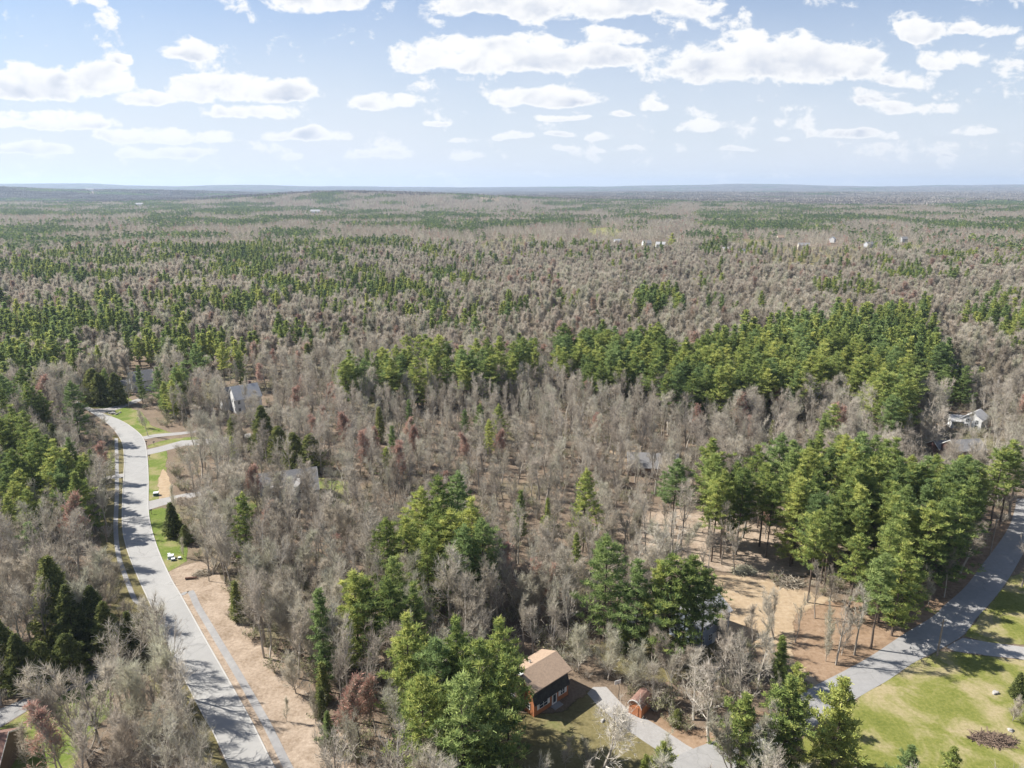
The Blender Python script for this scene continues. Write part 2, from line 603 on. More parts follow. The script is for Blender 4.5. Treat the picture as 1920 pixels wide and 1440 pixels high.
def sheet(name, pts, z, mat, jit=.25, step=1.2, kind='structure', soft=None):
    """flat area with a slightly ragged edge; pts are ground positions"""
    if soft is None:
        soft = {'driveway': 0, 'field': 0}.get(name, 2.2 if name in ('clearing', 'needle_carpet', 'yard', 'gravel_bank') else .7)
    pts = [np.array(p, float) for p in pts]
    o = []
    n = len(pts)
    for i in range(n):
        a, b = pts[i], pts[(i + 1) % n]
        k = max(1, int(np.linalg.norm(b - a) / step))
        d = (b - a) / max(1e-6, np.linalg.norm(b - a))
        nn = np.array([-d[1], d[0]])
        for q in range(k):
            p = a + (b - a) * q / k
            w = (fbm(p[0] / 2.5, p[1] / 2.5, 3) - .5) * 4 * jit
            o.append(p + nn * w)
    me = bpy.data.meshes.new(name)
    if len(o) < 3:
        return
    from mathutils.geometry import tessellate_polygon
    tri = tessellate_polygon([[Vector((p[0], p[1], 0)) for p in o]])
    vs = [(p[0], p[1], float(terrain(p[0], p[1])) + z) for p in o]
    fs = []
    for t_ in tri:
        a, b, c = [vs[k] for k in t_]
        if (b[0] - a[0]) * (c[1] - a[1]) - (b[1] - a[1]) * (c[0] - a[0]) < 0:
            t_ = t_[::-1]
        fs.append(tuple(t_))
    if soft > 0:
        n = len(o)
        area = sum(o[i][0] * o[(i + 1) % n][1] - o[(i + 1) % n][0] * o[i][1] for i in range(n))
        sg = 1 if area > 0 else -1
        ring = []
        for i in range(n):
            a, b = o[i - 3], o[(i + 3) % n]
            d = (b - a) / max(1e-6, np.linalg.norm(b - a))
            q = o[i] + np.array([d[1], -d[0]]) * sg * soft
            ring.append((q[0], q[1], float(terrain(q[0], q[1])) + z - .004))
        for i in range(n):
            j = (i + 1) % n
            f_ = (i, n + i, n + j, j) if sg > 0 else (j, n + j, n + i, i)
            fs.append(f_)
        vs = vs + ring
        me.from_pydata(vs, [], fs)
        at = me.attributes.new('edge', 'FLOAT', 'POINT')
        at.data.foreach_set('value', np.r_[np.ones(n), np.zeros(n)].astype(np.float32))
        mat = soft_mat(mat)
    else:
        me.from_pydata(vs, [], fs)
    me.materials.append(mat)
    me.update()
    return tag(link(name, me), kind=kind)


_soft = {}


def soft_mat(mat):
    """the same ground cover, thinning out irregularly towards its edge"""
    if mat.name in _soft:
        return _soft[mat.name]
    m_ = mat.copy()
    m_.name = mat.name + '_thinning'
    t = m_.node_tree
    h = NT.__new__(NT)
    h.t = t
    out_ = [n for n in t.nodes if n.type == 'OUTPUT_MATERIAL'][0]
    bs = [n for n in t.nodes if n.type == 'BSDF_PRINCIPLED'][0]
    at = h.n('ShaderNodeAttribute', attribute_name='edge')
    geo = h.n('ShaderNodeNewGeometry')
    nz = h.noise(geo.outputs['Position'], .55, 5, .7)
    f = h.mapr(h.m('MULTIPLY_ADD', h.m('SUBTRACT', nz, .5), 1.5, at.outputs['Fac']), .30, .62)
    tr = h.n('ShaderNodeBsdfTransparent')
    mx = h.n('ShaderNodeMixShader', i_0=f)
    h.put(mx.inputs[1], tr.outputs[0])
    h.put(mx.inputs[2], bs.outputs[0])
    h.put(out_.inputs[0], mx.outputs[0])
    _soft[mat.name] = m_
    return m_


def band(name, A, B, z, mat):
    """road surface between two edge lines, resampled to equal counts"""
    def res(L, n):
        L = np.array(L)
        s = np.concatenate([[0], np.cumsum(np.linalg.norm(np.diff(L, axis=0), axis=1))])
        q = np.linspace(0, s[-1], n)
        return np.stack([np.interp(q, s, L[:, 0]), np.interp(q, s, L[:, 1])], 1)
    n = 90
    A, B = res(A, n), res(B, n)
    V = np.concatenate([np.c_[A, np.full(n, z)], np.c_[B, np.full(n, z)]])
    i = np.arange(n - 1)
    Fq = np.stack([i, i + 1, i + 1 + n, i + n], 1)
    a, b, c = V[Fq[0, 0]], V[Fq[0, 1]], V[Fq[0, 2]]
    if np.cross((b - a)[:2], (c - b)[:2]) < 0:
        Fq = Fq[:, ::-1]
    return tag(link(name, mesh_np(name, V, Fq, [mat])), kind='structure')


def kerb(name, L, w, h, mat, z0=0.0):
    L = np.array(L)
    d = np.gradient(L, axis=0)
    d /= np.linalg.norm(d, axis=1, keepdims=True)
    nn = np.stack([-d[:, 1], d[:, 0]], 1) * w / 2
    n = len(L)
    A, B = L - nn, L + nn
    V = np.concatenate([np.c_[A, np.full(n, z0)], np.c_[A, np.full(n, h)], np.c_[B, np.full(n, h)], np.c_[B, np.full(n, z0)]])
    i = np.arange(n - 1)
    Fq = np.concatenate([np.stack([i + a * n, i + 1 + a * n, i + 1 + b * n, i + b * n], 1) for a, b in ((0, 1), (1, 2), (2, 3))])
    return tag(link(name, mesh_np(name, V, Fq, [mat])), kind='structure')


# left road (photograph positions of its two edges, taken to the ground)
LL = wedge([(462, 1500), (431, 1440), (400, 1373), (377, 1333), (320, 1220), (282, 1133), (260, 1085), (240, 1035), (230, 990), (230, 930), (232, 893), (233, 860), (229, 830), (213, 805), (196, 790), (180, 779), (165, 770), (140, 758)])
LR = wedge([(556, 1500), (515, 1440), (473, 1357), (427, 1273), (380, 1190), (337, 1113), (323, 1090), (304, 1050), (290, 1013), (282, 983), (278, 953), (278, 893), (275, 850), (269, 823), (252, 805), (227, 789), (194, 776), (165, 763), (145, 752)])
cLL, cLR = catmull(LL), catmull(LR)
band('road', cLL, cLR, .03, M['asphalt'])
kerb('kerb', cLR[:-6], .22, .13, M['kerb'])
kerb('kerb', cLL[:-10], .22, .13, M['kerb'])
# verges and the leaf covered bank right of the road
sheet('verge', wedge([(515, 1440), (556, 1500), (720, 1500), (668, 1440), (612, 1345), (560, 1290), (500, 1215), (452, 1160), (420, 1100), (395, 1050), (360, 1058), (318, 1072), (337, 1113), (380, 1190), (427, 1273), (473, 1357)]), .008, M['litter'], .5)
sheet('verge', wedge([(213, 1160), (195, 1060), (188, 960), (196, 900), (205, 840), (215, 815), (230, 830), (232, 893), (230, 990), (240, 1035), (282, 1133), (320, 1220), (377, 1333), (431, 1440), (400, 1470), (340, 1370), (290, 1280), (245, 1215)]), .008, M['yard'], .5)
SW_R = wedge([(340, 1117), (356, 1108), (371, 1138), (398, 1183), (435, 1245), (465, 1296), (501, 1360), (539, 1437), (575, 1500)])
csr = catmull([np.array(p) for p in SW_R])
band('sidewalk', [p for p in np.array(csr) + np.array([-.6, -.28])], [p for p in np.array(csr) + np.array([.6, .28])], .05, M['concrete'])
csl = np.array(catmull([np.array(p) for p in wedge([(218, 822), (219, 870), (219, 930), (217, 990), (222, 1040), (233, 1075), (256, 1130), (278, 1137)])]))
band('sidewalk', csl + np.array([-.6, 0]), csl + np.array([.6, 0]), .05, M['concrete'])
# lawns beside the left road
sheet('lawn', wedge([(280, 957), (305, 952), (332, 966), (350, 1030), (346, 1052), (318, 1070), (304, 1050), (290, 1013), (282, 983)]), .014, M['green'])
sheet('lawn', wedge([(281, 852), (311, 846), (308, 905), (300, 936), (280, 938), (279, 893)]), .014, M['green'])
sheet('dirt_patch', wedge([(306, 880), (318, 905), (318, 933), (300, 938), (299, 905)]), .018, M['dirt'])
sheet('lawn', wedge([(196, 775), (236, 763), (262, 772), (283, 800), (322, 812), (300, 818), (271, 820), (252, 804), (227, 788)]), .014, M['green'])
sheet('lawn', wedge([(277, 836), (300, 828), (330, 822), (390, 818), (380, 826), (330, 830), (280, 840)]), .014, M['green'])
sheet('lawn', wedge([(152, 756), (175, 742), (232, 740), (246, 752), (232, 761), (203, 765), (170, 765)]), .014, M['green'])
sheet('lawn', wedge([(335, 712), (370, 705), (420, 715), (425, 745), (390, 765), (350, 760)]), .014, M['yard'])
sheet('lawn', wedge([(436, 922), (470, 915), (480, 950), (455, 965), (435, 950)]), .014, M['green'])
sheet('lawn', wedge([(560, 915), (600, 895), (650, 905), (660, 940), (620, 960), (575, 945)]), .014, M['green'])
sheet('lawn', wedge([(198, 850), (212, 850), (212, 880), (196, 880)]), .014, M['green'])
sheet('driveway', wedge([(276, 843), (300, 837), (340, 826), (405, 822), (470, 812), (472, 820), (410, 832), (345, 836), (300, 848), (276, 853)]), .022, M['gravel'], .08)
sheet('driveway', wedge([(266, 819), (290, 814), (340, 810), (380, 806), (380, 809), (340, 815), (290, 820), (272, 824)]), .022, M['gravel'], .08)
sheet('driveway', wedge([(277, 940), (315, 932), (345, 926), (400, 918), (402, 924), (350, 935), (318, 944), (279, 956)]), .022, M['gravel'], .08)
sheet('driveway', wedge([(160, 768), (195, 766), (230, 759), (250, 750), (275, 742), (277, 747), (250, 757), (230, 765), (196, 774)]), .022, M['gravel'], .08)
sheet('driveway', wedge([(231, 888), (205, 892), (180, 900), (180, 905), (205, 898), (231, 896)]), .022, M['gravel'], .05)
sheet('driveway', wedge([(-40, 1348), (0, 1329), (60, 1304), (112, 1283), (160, 1262), (205, 1240), (216, 1250), (165, 1280), (112, 1303), (60, 1328), (0, 1364), (-40, 1384)]), .022, M['asphalt2'], .08)
sheet('lawn', wedge([(-60, 1398), (0, 1367), (60, 1330), (112, 1304), (165, 1281), (215, 1275), (205, 1335), (150, 1400), (110, 1500), (-60, 1500)]), .014, M['green'])

# right road, its driveway and the big lawn
RL = wedge([(1230, 1440), (1290, 1408), (1385, 1372), (1440, 1345), (1500, 1303), (1537, 1281), (1573, 1263), (1633, 1230), (1693, 1190), (1747, 1157), (1773, 1133), (1810, 1100), (1843, 1057), (1877, 1012), (1893, 985), (1900, 965), (1904, 950), (1906, 935)])
RR = wedge([(1230, 1500), (1330, 1470), (1430, 1432), (1490, 1392), (1550, 1345), (1627, 1297), (1663, 1277), (1713, 1243), (1763, 1217), (1807, 1190), (1830, 1160), (1860, 1127), (1890, 1087), (1920, 1035), (1936, 1000), (1943, 970), (1944, 952), (1942, 935)])
cRL, cRR = catmull(RL), catmull(RR)
band('road', cRL, cRR, .03, M['asphalt2'])
sheet('lawn', [gp(1663, 1281)] + wedge([(1713, 1248), (1763, 1222), (1800, 1225), (1850, 1232), (1930, 1242), (2300, 1260), (2300, 1520), (1440, 1520), (1440, 1450), (1500, 1395), (1560, 1348), (1627, 1302)]), .014, M['lawn'], .35)
sheet('lawn', wedge([(1812, 1192), (1835, 1160), (1866, 1126), (1900, 1082), (1960, 1060), (2200, 1080), (2200, 1240), (1925, 1208), (1860, 1205)]), .014, M['lawn'], .35)
sheet('driveway', wedge([(1775, 1214), (1805, 1196), (1850, 1204), (1930, 1214), (2300, 1235), (2300, 1262), (1930, 1238), (1850, 1229), (1790, 1221)]), .024, M['gravel'], .1)
# clearing, yard, drive of the red house
sheet('clearing', wedge([(1345, 1085), (1400, 1085), (1470, 1100), (1560, 1130), (1625, 1175), (1640, 1222), (1573, 1260), (1535, 1279), (1500, 1262), (1450, 1225), (1400, 1200), (1352, 1185), (1330, 1130)]), .014, M['dirt'], .6)
sheet('needle_carpet', wedge([(1500, 1160), (1560, 1135), (1640, 1130), (1700, 1120), (1760, 1085), (1810, 1040), (1850, 1000), (1885, 985), (1893, 990), (1843, 1057), (1773, 1133), (1693, 1190), (1633, 1230), (1573, 1262), (1540, 1272), (1500, 1235)]), .018, M['needles_floor'], .5)
sheet('clearing', wedge([(1165, 980), (1240, 960), (1330, 950), (1480, 955), (1560, 985), (1570, 1040), (1500, 1075), (1420, 1075), (1330, 1062), (1240, 1050), (1180, 1020)]), .010, M['litter'], .6)
sheet('clearing', wedge([(1150, 842), (1200, 838), (1205, 855), (1190, 870), (1160, 868)]), .014, M['dirt'], .3)
sheet('yard', wedge([(930, 1340), (985, 1350), (1060, 1342), (1110, 1300), (1150, 1345), (1220, 1392), (1285, 1410), (1240, 1500), (900, 1500), (915, 1400)]), .012, M['yard'], .5)
sheet('yard', wedge([(1120, 1215), (1200, 1190), (1300, 1200), (1350, 1215), (1330, 1260), (1240, 1270), (1160, 1255)]), .012, M['yard'], .5)
sheet('driveway', wedge([(1100, 1300), (1112, 1288), (1136, 1288), (1172, 1325), (1225, 1355), (1262, 1380), (1300, 1404), (1262, 1426), (1215, 1395), (1165, 1362), (1120, 1322)]), .026, M['gravel'], .1)
sheet('gravel_bank', wedge([(1200, 1335), (1245, 1340), (1320, 1378), (1385, 1360), (1420, 1340), (1440, 1345), (1385, 1372), (1300, 1402), (1262, 1380), (1225, 1355)]), .02, M['needles_floor'], .3)
# far fields
FIELDS = (([(1425, 470), (1480, 463), (1560, 464), (1630, 462), (1650, 470), (1625, 500), (1606, 516), (1500, 520), (1432, 516)], 'yard'), ([(1095, 440), (1105, 428), (1150, 426), (1170, 436), (1160, 452), (1110, 450)], 'lawn'),
          ([(898, 460), (920, 450), (960, 446), (1005, 452), (1000, 482), (940, 488), (898, 482)], 'yard'), ([(888, 377), (910, 374), (936, 378), (936, 388), (900, 388)], 'dirt'),
          ([(1670, 462), (1720, 458), (1740, 464), (1735, 482), (1680, 484)], 'lawn'), ([(1330, 452), (1400, 448), (1440, 452), (1440, 470), (1340, 472)], 'yard'), ([(1180, 460), (1255, 455), (1262, 482), (1190, 484)], 'yard'))
for pts, mt in FIELDS:
    sheet('field', wedge(pts), .35, M[mt], 1.5, 20)


# ------------------------------------------------------------------ tree makers
def norm(v):
    return v / max(1e-9, np.linalg.norm(v))


def bare_tree(seed, H, rt=.16, h0=.35, ang=(28, 55), ratio=.5, lv=3, twigs=5, tw=.028, tlen=.9, up=.10, buds=0, rib=False, kids=(2.6, 1.7), sides=5, stems=1, thick=1.0):
    """leafless tree: returns trunk Geo and crown Geo"""
    r = np.random.default_rng(seed)
    T, C = Geo(), Geo()
    S = {0: [], 1: []}
    TW = []

    def grow(p, d, L, rad, l, n):
        for i in range(n):
            f0, f1 = i / n, (i + 1) / n
            d = norm(d + r.normal(size=3) * (.07 if l == 0 else .16) + np.array([0, 0, up * (.5 if l == 0 else 1)]))
            q = p + d * L / n
            r0 = rad * (1 - f0 * .8)
            r1 = rad * (1 - f1 * .8)
            S[0 if l == 0 else 1].append((p, q, r0, r1, l))
            if l < lv:
                if l > 0 or f1 > h0:
                    k = r.poisson(kids[0] if l == 0 else kids[1])
                    if l == 0 and k == 0:
                        k = 1
                    for _ in range(k):
                        t = r.random()
                        pp = p + (q - p) * t
                        fr = f0 + t / n
                        if l == 0 and fr < h0:
                            continue
                        a = R(r.uniform(*ang)) * (1.15 - .4 * fr)
                        az = r.uniform(0, 2 * math.pi)
                        e1 = norm(np.cross(d, [0.3, .9, .1]))
                        e2 = np.cross(d, e1)
                        cd = norm(d * math.cos(a) + (e1 * math.cos(az) + e2 * math.sin(az)) * math.sin(a))
                        cl = L * ratio * r.uniform(.65, 1.15) * (1.15 - .55 * fr)
                        if l == 0:
                            cl = (H - L * fr * .2) * ratio * .8 * r.uniform(.6, 1.1) * (1.1 - .6 * max(0, fr - h0))
                        grow(pp, cd, cl, rad * (1 - fr * .75) * .52, l + 1, max(2, n - 1 if l == 0 else 2) if l < lv - 1 else 2)
            if l >= lv - 1:
                for _ in range(twigs if l == lv else max(1, twigs // 2)):
                    t = r.random()
                    dd = norm(d * .9 + r.normal(size=3) * .55 + np.array([0, 0, .25]))
                    TW.append((p + (q - p) * t, dd * tlen * r.uniform(.5, 1.2), l))
            p = q
    for s_ in range(stems):
        d0 = norm(np.array([r.normal() * (.05 if stems == 1 else .3), r.normal() * (.05 if stems == 1 else .3), 1]))
        p0 = np.array([r.normal() * .15 * (stems > 1), r.normal() * .15 * (stems > 1), -.3])
        grow(p0, d0, H * (.86 if stems == 1 else .8), rt * (1 if stems == 1 else .7), 0, 7)
    a = S[0]
    T.tubes([x[0] for x in a], [x[1] for x in a], [x[2] * 1.05 for x in a], [x[3] * 1.05 for x in a], sides, 0, .35 + .2 * r.random(len(a)))
    a = S[1]
    if a:
        lvl = np.array([x[4] for x in a])
        mn = .012 * thick
        for sel, k in ((lvl <= 2, 4 if sides > 4 else 3), (lvl > 2, 3)):
            ii = np.where(sel)[0]
            if len(ii):
                C.tubes([a[i][0] for i in ii], [a[i][1] for i in ii], [max(mn, a[i][2]) for i in ii], [max(mn, a[i][3]) for i in ii], k, 0, .3 + .5 * r.random(len(ii)))
    if TW:
        C.cards([x[0] for x in TW], [x[1] for x in TW], tw, 1, .25 + .6 * r.random(len(TW)), taper=.5)
        if buds:
            sel = r.random(len(TW)) < buds
            Cc = np.array([x[0] + x[1] * .5 for x in TW])[sel]
            Dv = np.array([x[1] for x in TW])[sel] * .6
            C.cards(Cc, Dv, .10, 2, .2 + .7 * r.random(len(Cc)), taper=.8)
    return T, C


def pine_tree(seed, H, cb=.3, wid=3.2, rt=.26, clump=1.0, dens=1.0, card=(.42, .13), nc=12, gap=.75, top=.18, mi_leaf=1, round_=1.0, droop=.0, dead=True):
    """white pine: whorls of ascending limbs carrying plumes of needles"""
    r = np.random.default_rng(seed)
    T, C = Geo(), Geo()
    pts = [np.array([0, 0, -.3])]
    n = 9
    lean = r.normal(size=2) * .012
    for i in range(1, n + 1):
        z = H * .985 * i / n
        pts.append(np.array([lean[0] * z + r.normal() * .05, lean[1] * z + r.normal() * .05, z]))
    P0, P1 = pts[:-1], pts[1:]
    R0 = [max(.03, rt * (1 - i / n) ** .8) for i in range(n)]
    R1 = [max(.02, rt * (1 - (i + 1) / n) ** .8) for i in range(n)]
    T.tubes(P0, P1, R0, R1, 6, 0, .5)
    segs, cl = [], []
    z = H * cb
    lop = r.uniform(0, 2 * math.pi)
    while z < H - .3:
        f = (z - H * cb) / (H * (1 - cb))
        prof = (1 - f) ** .76 * (.55 + .45 * min(1, f / top)) if f < 1 else 0
        prof = max(.10, prof) * round_
        k = r.integers(4, 7) if f < .85 else 3
        az0 = r.uniform(0, 2 * math.pi)
        wh = r.uniform(.42, 1.3)
        for b in range(k):
            az = az0 + b * 2 * math.pi / k + r.normal() * .25
            L = wid * prof * wh * r.uniform(.6, 1.2) * (1 + .22 * math.cos(az - lop))
            if r.random() < .06:
                L *= 1.25
            d0 = np.array([math.cos(az), math.sin(az), .10 + .55 * f - droop + r.normal() * .08])
            p = np.array([lean[0] * z, lean[1] * z, z])
            m = 4
            d = norm(d0)
            for s_ in range(m):
                d = norm(d + np.array([r.normal() * .08, r.normal() * .08, (.10 if s_ > 1 else -.02)]))
                q = p + d * L / m
                segs.append((p, q, .05 * (1 - s_ / m) + .012))
                if s_ >= 1:
                    nn = max(1, int(round((1.2 + L * .55) * dens * (1 if s_ > 1 else .6))))
                    for _ in range(nn):
                        t = r.random()
                        sd = np.array([-d[1], d[0], 0]) * r.normal() * .24 * L * (1.15 - .25 * s_)
                        cl.append(np.append(p + (q - p) * t + sd + np.array([0, 0, r.normal() * .08 + .05]), f))
                p = q
            cl.append(np.append(p, f))
        z += gap * r.uniform(.75, 1.25)
    for _ in range(3):
        cl.append(np.array([lean[0] * H, lean[1] * H, H - .15 - .3 * _, 1.0]))
    if dead:
        for _ in range(10):
            zz = H * cb * r.uniform(.35, 1)
            az = r.uniform(0, 6.28)
            segs.append((np.array([0, 0, zz]), np.array([math.cos(az), math.sin(az), r.uniform(-.1, .3)]) * r.uniform(.5, 1.6) + [0, 0, zz], .025))
    C.tubes([s[0] for s in segs], [s[1] for s in segs], [s[2] for s in segs], [s[2] * .7 for s in segs], 3, 0, .5)
    cl = np.array(cl)
    N = len(cl)
    tone = r.normal(.5, .16, N) + .12 * (cl[:, 3] - .4)
    cen = np.repeat(cl[:, :3], nc, 0)
    dr = r.normal(size=(N * nc, 3))
    dr[:, 2] = np.abs(dr[:, 2]) * .8 + .15
    dr /= np.linalg.norm(dr, axis=1, keepdims=True)
    ln = card[0] * r.uniform(.6, 1.3, N * nc) * clump
    cen = cen + dr * .05 * clump + r.normal(size=cen.shape) * [.13 * clump, .13 * clump, .06 * clump]
    C.cards(cen, dr * ln[:, None], card[1] * clump, mi_leaf, np.repeat(tone, nc) + r.normal(size=N * nc) * .07, taper=.45)
    return T, C


def cone_tree(seed, H, wid=2.2, cb=.06, n=900, card=(.42, .20), power=.8, rt=.16, nc=7, rag=.2):
    """dense cedar, hemlock or spruce"""
    r = np.random.default_rng(seed)
    T, C = Geo(), Geo()
    T.tubes([[0, 0, -.2], [0, 0, H * .5]], [[0, 0, H * .5], [0, 0, H * .97]], [rt, rt * .5], [rt * .5, .02], 6, 0, .5)
    f = r.random(n) ** 1.35
    az = r.uniform(0, 2 * math.pi, n)
    lob = 1 + rag * np.sin(az * 3 + f * 21 + seed) + rag * .7 * np.sin(az * 5 - f * 33) + r.normal(size=n) * rag * .4
    rad = wid * (1 - f) ** power * (.35 + .65 * r.random(n) ** .35) * np.clip(lob, .4, 1.6) * np.clip(.5 + f * 4, .5, 1)
    z = H * (cb + (1 - cb) * f) - rad * .18
    P = np.stack([rad * np.cos(az), rad * np.sin(az), z], 1)
    tone = r.normal(.5, .17, n)
    cen = np.repeat(P, nc, 0) + r.normal(size=(n * nc, 3)) * [.16, .16, .10]
    rdir = np.repeat(np.stack([np.cos(az), np.sin(az), np.full(n, .15)], 1), nc, 0)
    dr = rdir + r.normal(size=rdir.shape) * .75
    dr /= np.linalg.norm(dr, axis=1, keepdims=True)
    C.cards(cen, dr * (card[0] * r.uniform(.6, 1.3, n * nc))[:, None], card[1], 1, np.repeat(tone, nc) + r.normal(size=n * nc) * .06, taper=.5)
    m = 14
    a2 = r.uniform(0, 6.28, m)
    z2 = H * r.uniform(.1, .8, m)
    L2 = wid * (1 - z2 / H) ** power * .8
    C.tubes(np.stack([0 * a2, 0 * a2, z2], 1), np.stack([np.cos(a2) * L2, np.sin(a2) * L2, z2 + .1 * L2], 1), .03, .01 * np.ones(m), 3, 0, .5) if False else None
    return T, C


def shrub_geo(seed, H=2.6, wid=2.0, n=220, leaf=260):
    r = np.random.default_rng(seed)
    G = Geo()
    k = 26
    az = r.uniform(0, 6.28, k)
    tip = np.stack([np.cos(az) * wid * r.random(k), np.sin(az) * wid * r.random(k), H * r.uniform(.55, 1, k)], 1)
    base = tip * [.12, .12, 0]
    mid = (base + tip) / 2 + r.normal(size=(k, 3)) * .12
    G.tubes(np.r_[base, mid], np.r_[mid, tip], np.full(2 * k, .022), np.full(2 * k, .012), 3, 0, r.random(2 * k))
    t = r.uniform(.3, 1, n)
    i = r.integers(0, k, n)
    P = base[i] * (1 - t[:, None]) + tip[i] * t[:, None]
    d = r.normal(size=(n, 3)) + [0, 0, .6]
    d /= np.linalg.norm(d, axis=1, keepdims=True)
    G.cards(P, d * r.uniform(.3, .8, n)[:, None], .022, 1, r.random(n))
    if leaf:
        i = r.integers(0, n, leaf)
        Q = P[i] + d[i] * .4 * r.random(leaf)[:, None] + r.normal(size=(leaf, 3)) * .12
        G.cards(Q, r.normal(size=(leaf, 3)) * .11, .10, 2, r.random(leaf), taper=.8)
    return G


def merge(T, C, leafmat_shift=0):
    G = Geo()
    for g in (T, C):
        V, Fq, Mi, Tn = g.arrays()
        G.add(V, Fq, 0, Tn)
        G.M[-1] = Mi
    return G

# ------------------------------------------------------------------ tree variants (near, middle, far)
WOOD3 = [M['limb'], M['twig'], M['red']]
PINE2 = [M['bark'], M['needle']]
CEDAR2 = [M['bark'], M['cedar']]


def parts(name, TC, mats):
    T, C = TC
    return (T.mesh(name + '_trunk', mats), C.mesh(name + '_crown', mats))


PINE = {}     # kind -> list of (nominal height, T, C)
PINE['full'] = [(22, *pine_tree(s, 22, .14, 6.9, clump=1.2, dens=.85, gap=1.1, card=(.56, .115), nc=14)) for s in (1, 2, 3, 4)]
PINE['tall'] = [(24, *pine_tree(s, 24, .46, 6.6, clump=1.25, dens=.85, top=.3, gap=1.05, card=(.56, .115), nc=14)) for s in (11, 12, 13, 14)]
PINE['slim'] = [(17, *pine_tree(s, 17, .15, 3.7, rt=.18, clump=1.0, dens=.9, gap=.85)) for s in (21, 22)]
PINE['young'] = [(11, *pine_tree(s, 11, .06, 2.4, rt=.13, gap=.55, dens=1.3, clump=.9)) for s in (31, 32)]
PINE['wide'] = [(16, *pine_tree(s, 16, .10, 5.6, rt=.24, clump=1.25, dens=1.15, gap=.8, top=.3)) for s in (35, 36)]
PKEYS = [(k, i) for k in PINE for i in range(len(PINE[k]))]
CEDAR = {'cone': [(16, *cone_tree(s, 16, 3.8, n=2100, power=.7, rag=.28)) for s in (1, 2)], 'slim': [(9, *cone_tree(s, 9, 1.3, n=520, card=(.34, .14))) for s in (3, 4)],
         'broad': [(12, *cone_tree(s, 12, 4.0, n=1700, power=.55, rag=.34)) for s in (5, 7)], 'spruce': [(9, *cone_tree(6, 9, 2.2, n=900, power=1.0, rag=.12))]}
BARE = {}
BARE['forest'] = [(15, *bare_tree(s, 15, .18, .38, (22, 48), .41, 3, 1, up=.24, tw=.026, thick=1.6, kids=(2.5, 1.6))) for s in (1, 2, 3, 4, 5)]
BARE['spread'] = [(13, *bare_tree(s, 13, .24, .18, (35, 60), .54, 3, 2, up=.16, kids=(2.1, 1.6), tw=.026, thick=1.7)) for s in (6, 7, 8)]
BARE['sapling'] = [(8, *bare_tree(s, 8, .06, .12, (20, 40), .38, 2, 3, up=.2, tlen=.7)) for s in (9, 10)]
BARE['multi'] = [(11, *bare_tree(s, 11, .12, .2, (20, 45), .38, 3, 2, up=.2, stems=4, kids=(1.8, 1.2), thick=1.6)) for s in (12, 13)]
BARE['red'] = [(13, *bare_tree(s, 13, .15, .25, (28, 50), .46, 3, 4, up=.2, buds=.45)) for s in (14, 15)]
BARE['fine'] = [(9, *bare_tree(16, 9, .14, .10, (22, 45), .60, 3, 2, up=.24, kids=(2.8, 1.9), tlen=.8))]
BARE['big'] = [(17, *bare_tree(17, 17, .27, .14, (35, 62), .60, 4, 1, up=.12, kids=(2.1, 1.4), thick=1.6))]
_mesh = {}


def meshes(fam, key, i):
    k = (fam, key, i)
    if k not in _mesh:
        lib, mats, nm = {'P': (PINE, PINE2, 'pine'), 'C': (CEDAR, CEDAR2, 'cedar'), 'B': (BARE, WOOD3, 'bare_tree')}[fam]
        h, T, C = lib[key][i]
        _mesh[k] = (h, T.mesh(nm + '_trunk', mats), C.mesh(nm + '_crown', mats))
    return _mesh[k]


# middle distance
P2 = [(22, *pine_tree(s, 22, cb, w, clump=1.0, dens=.5, card=(.95, .42), nc=6, gap=1.1, dead=False)) for s, cb, w in ((41, .2, 5.2), (42, .4, 5.2), (43, .25, 4.2))] + \
     [(12, *pine_tree(44, 12, .1, 2.3, clump=.9, dens=.45, card=(.8, .38), nc=6, gap=.9, dead=False))]
B2 = [(15, *bare_tree(s, 15, .17, .35, (22, 50), .42, 2, 6, up=.24, tw=.09, tlen=1.7, buds=bd, kids=(2.4, 1.9), sides=3, thick=3)) for s, bd in ((51, 0), (52, 0), (53, 0), (54, .5))]


def far_pine(seed, H=20):
    T, C = cone_tree(seed, H, 3.8, cb=.25, n=36, card=(2.3, 1.5), nc=2, power=.6)
    C.T = [t_ - .28 for t_ in C.T]
    return H, T, C


def far_bare(seed, H=14, red=False):
    r = np.random.default_rng(seed)
    T, C = Geo(), Geo()
    T.tubes([[0, 0, -.3]], [[0, 0, H * .6]], [.2], [.1], 3, 0, .5)
    n = 60
    az = r.uniform(0, 6.28, n)
    z = H * (.35 + .6 * r.random(n))
    rd = 3.2 * np.sqrt(r.random(n)) * np.clip((H - z) / H * 2.2, .3, 1)
    P = np.stack([rd * np.cos(az), rd * np.sin(az), z], 1)
    d = np.stack([np.cos(az) * .5, np.sin(az) * .5, np.ones(n)], 1) + r.normal(size=(n, 3)) * .3
    C.cards(P - d * .6, d * 1.5, .34, 2 if red else 1, r.uniform(.05, .55, n), taper=.4)
    return H, T, C


P3 = [far_pine(s) for s in (61, 62, 63)]
B3 = [far_bare(s) for s in (71, 72)] + [far_bare(73, red=True)]


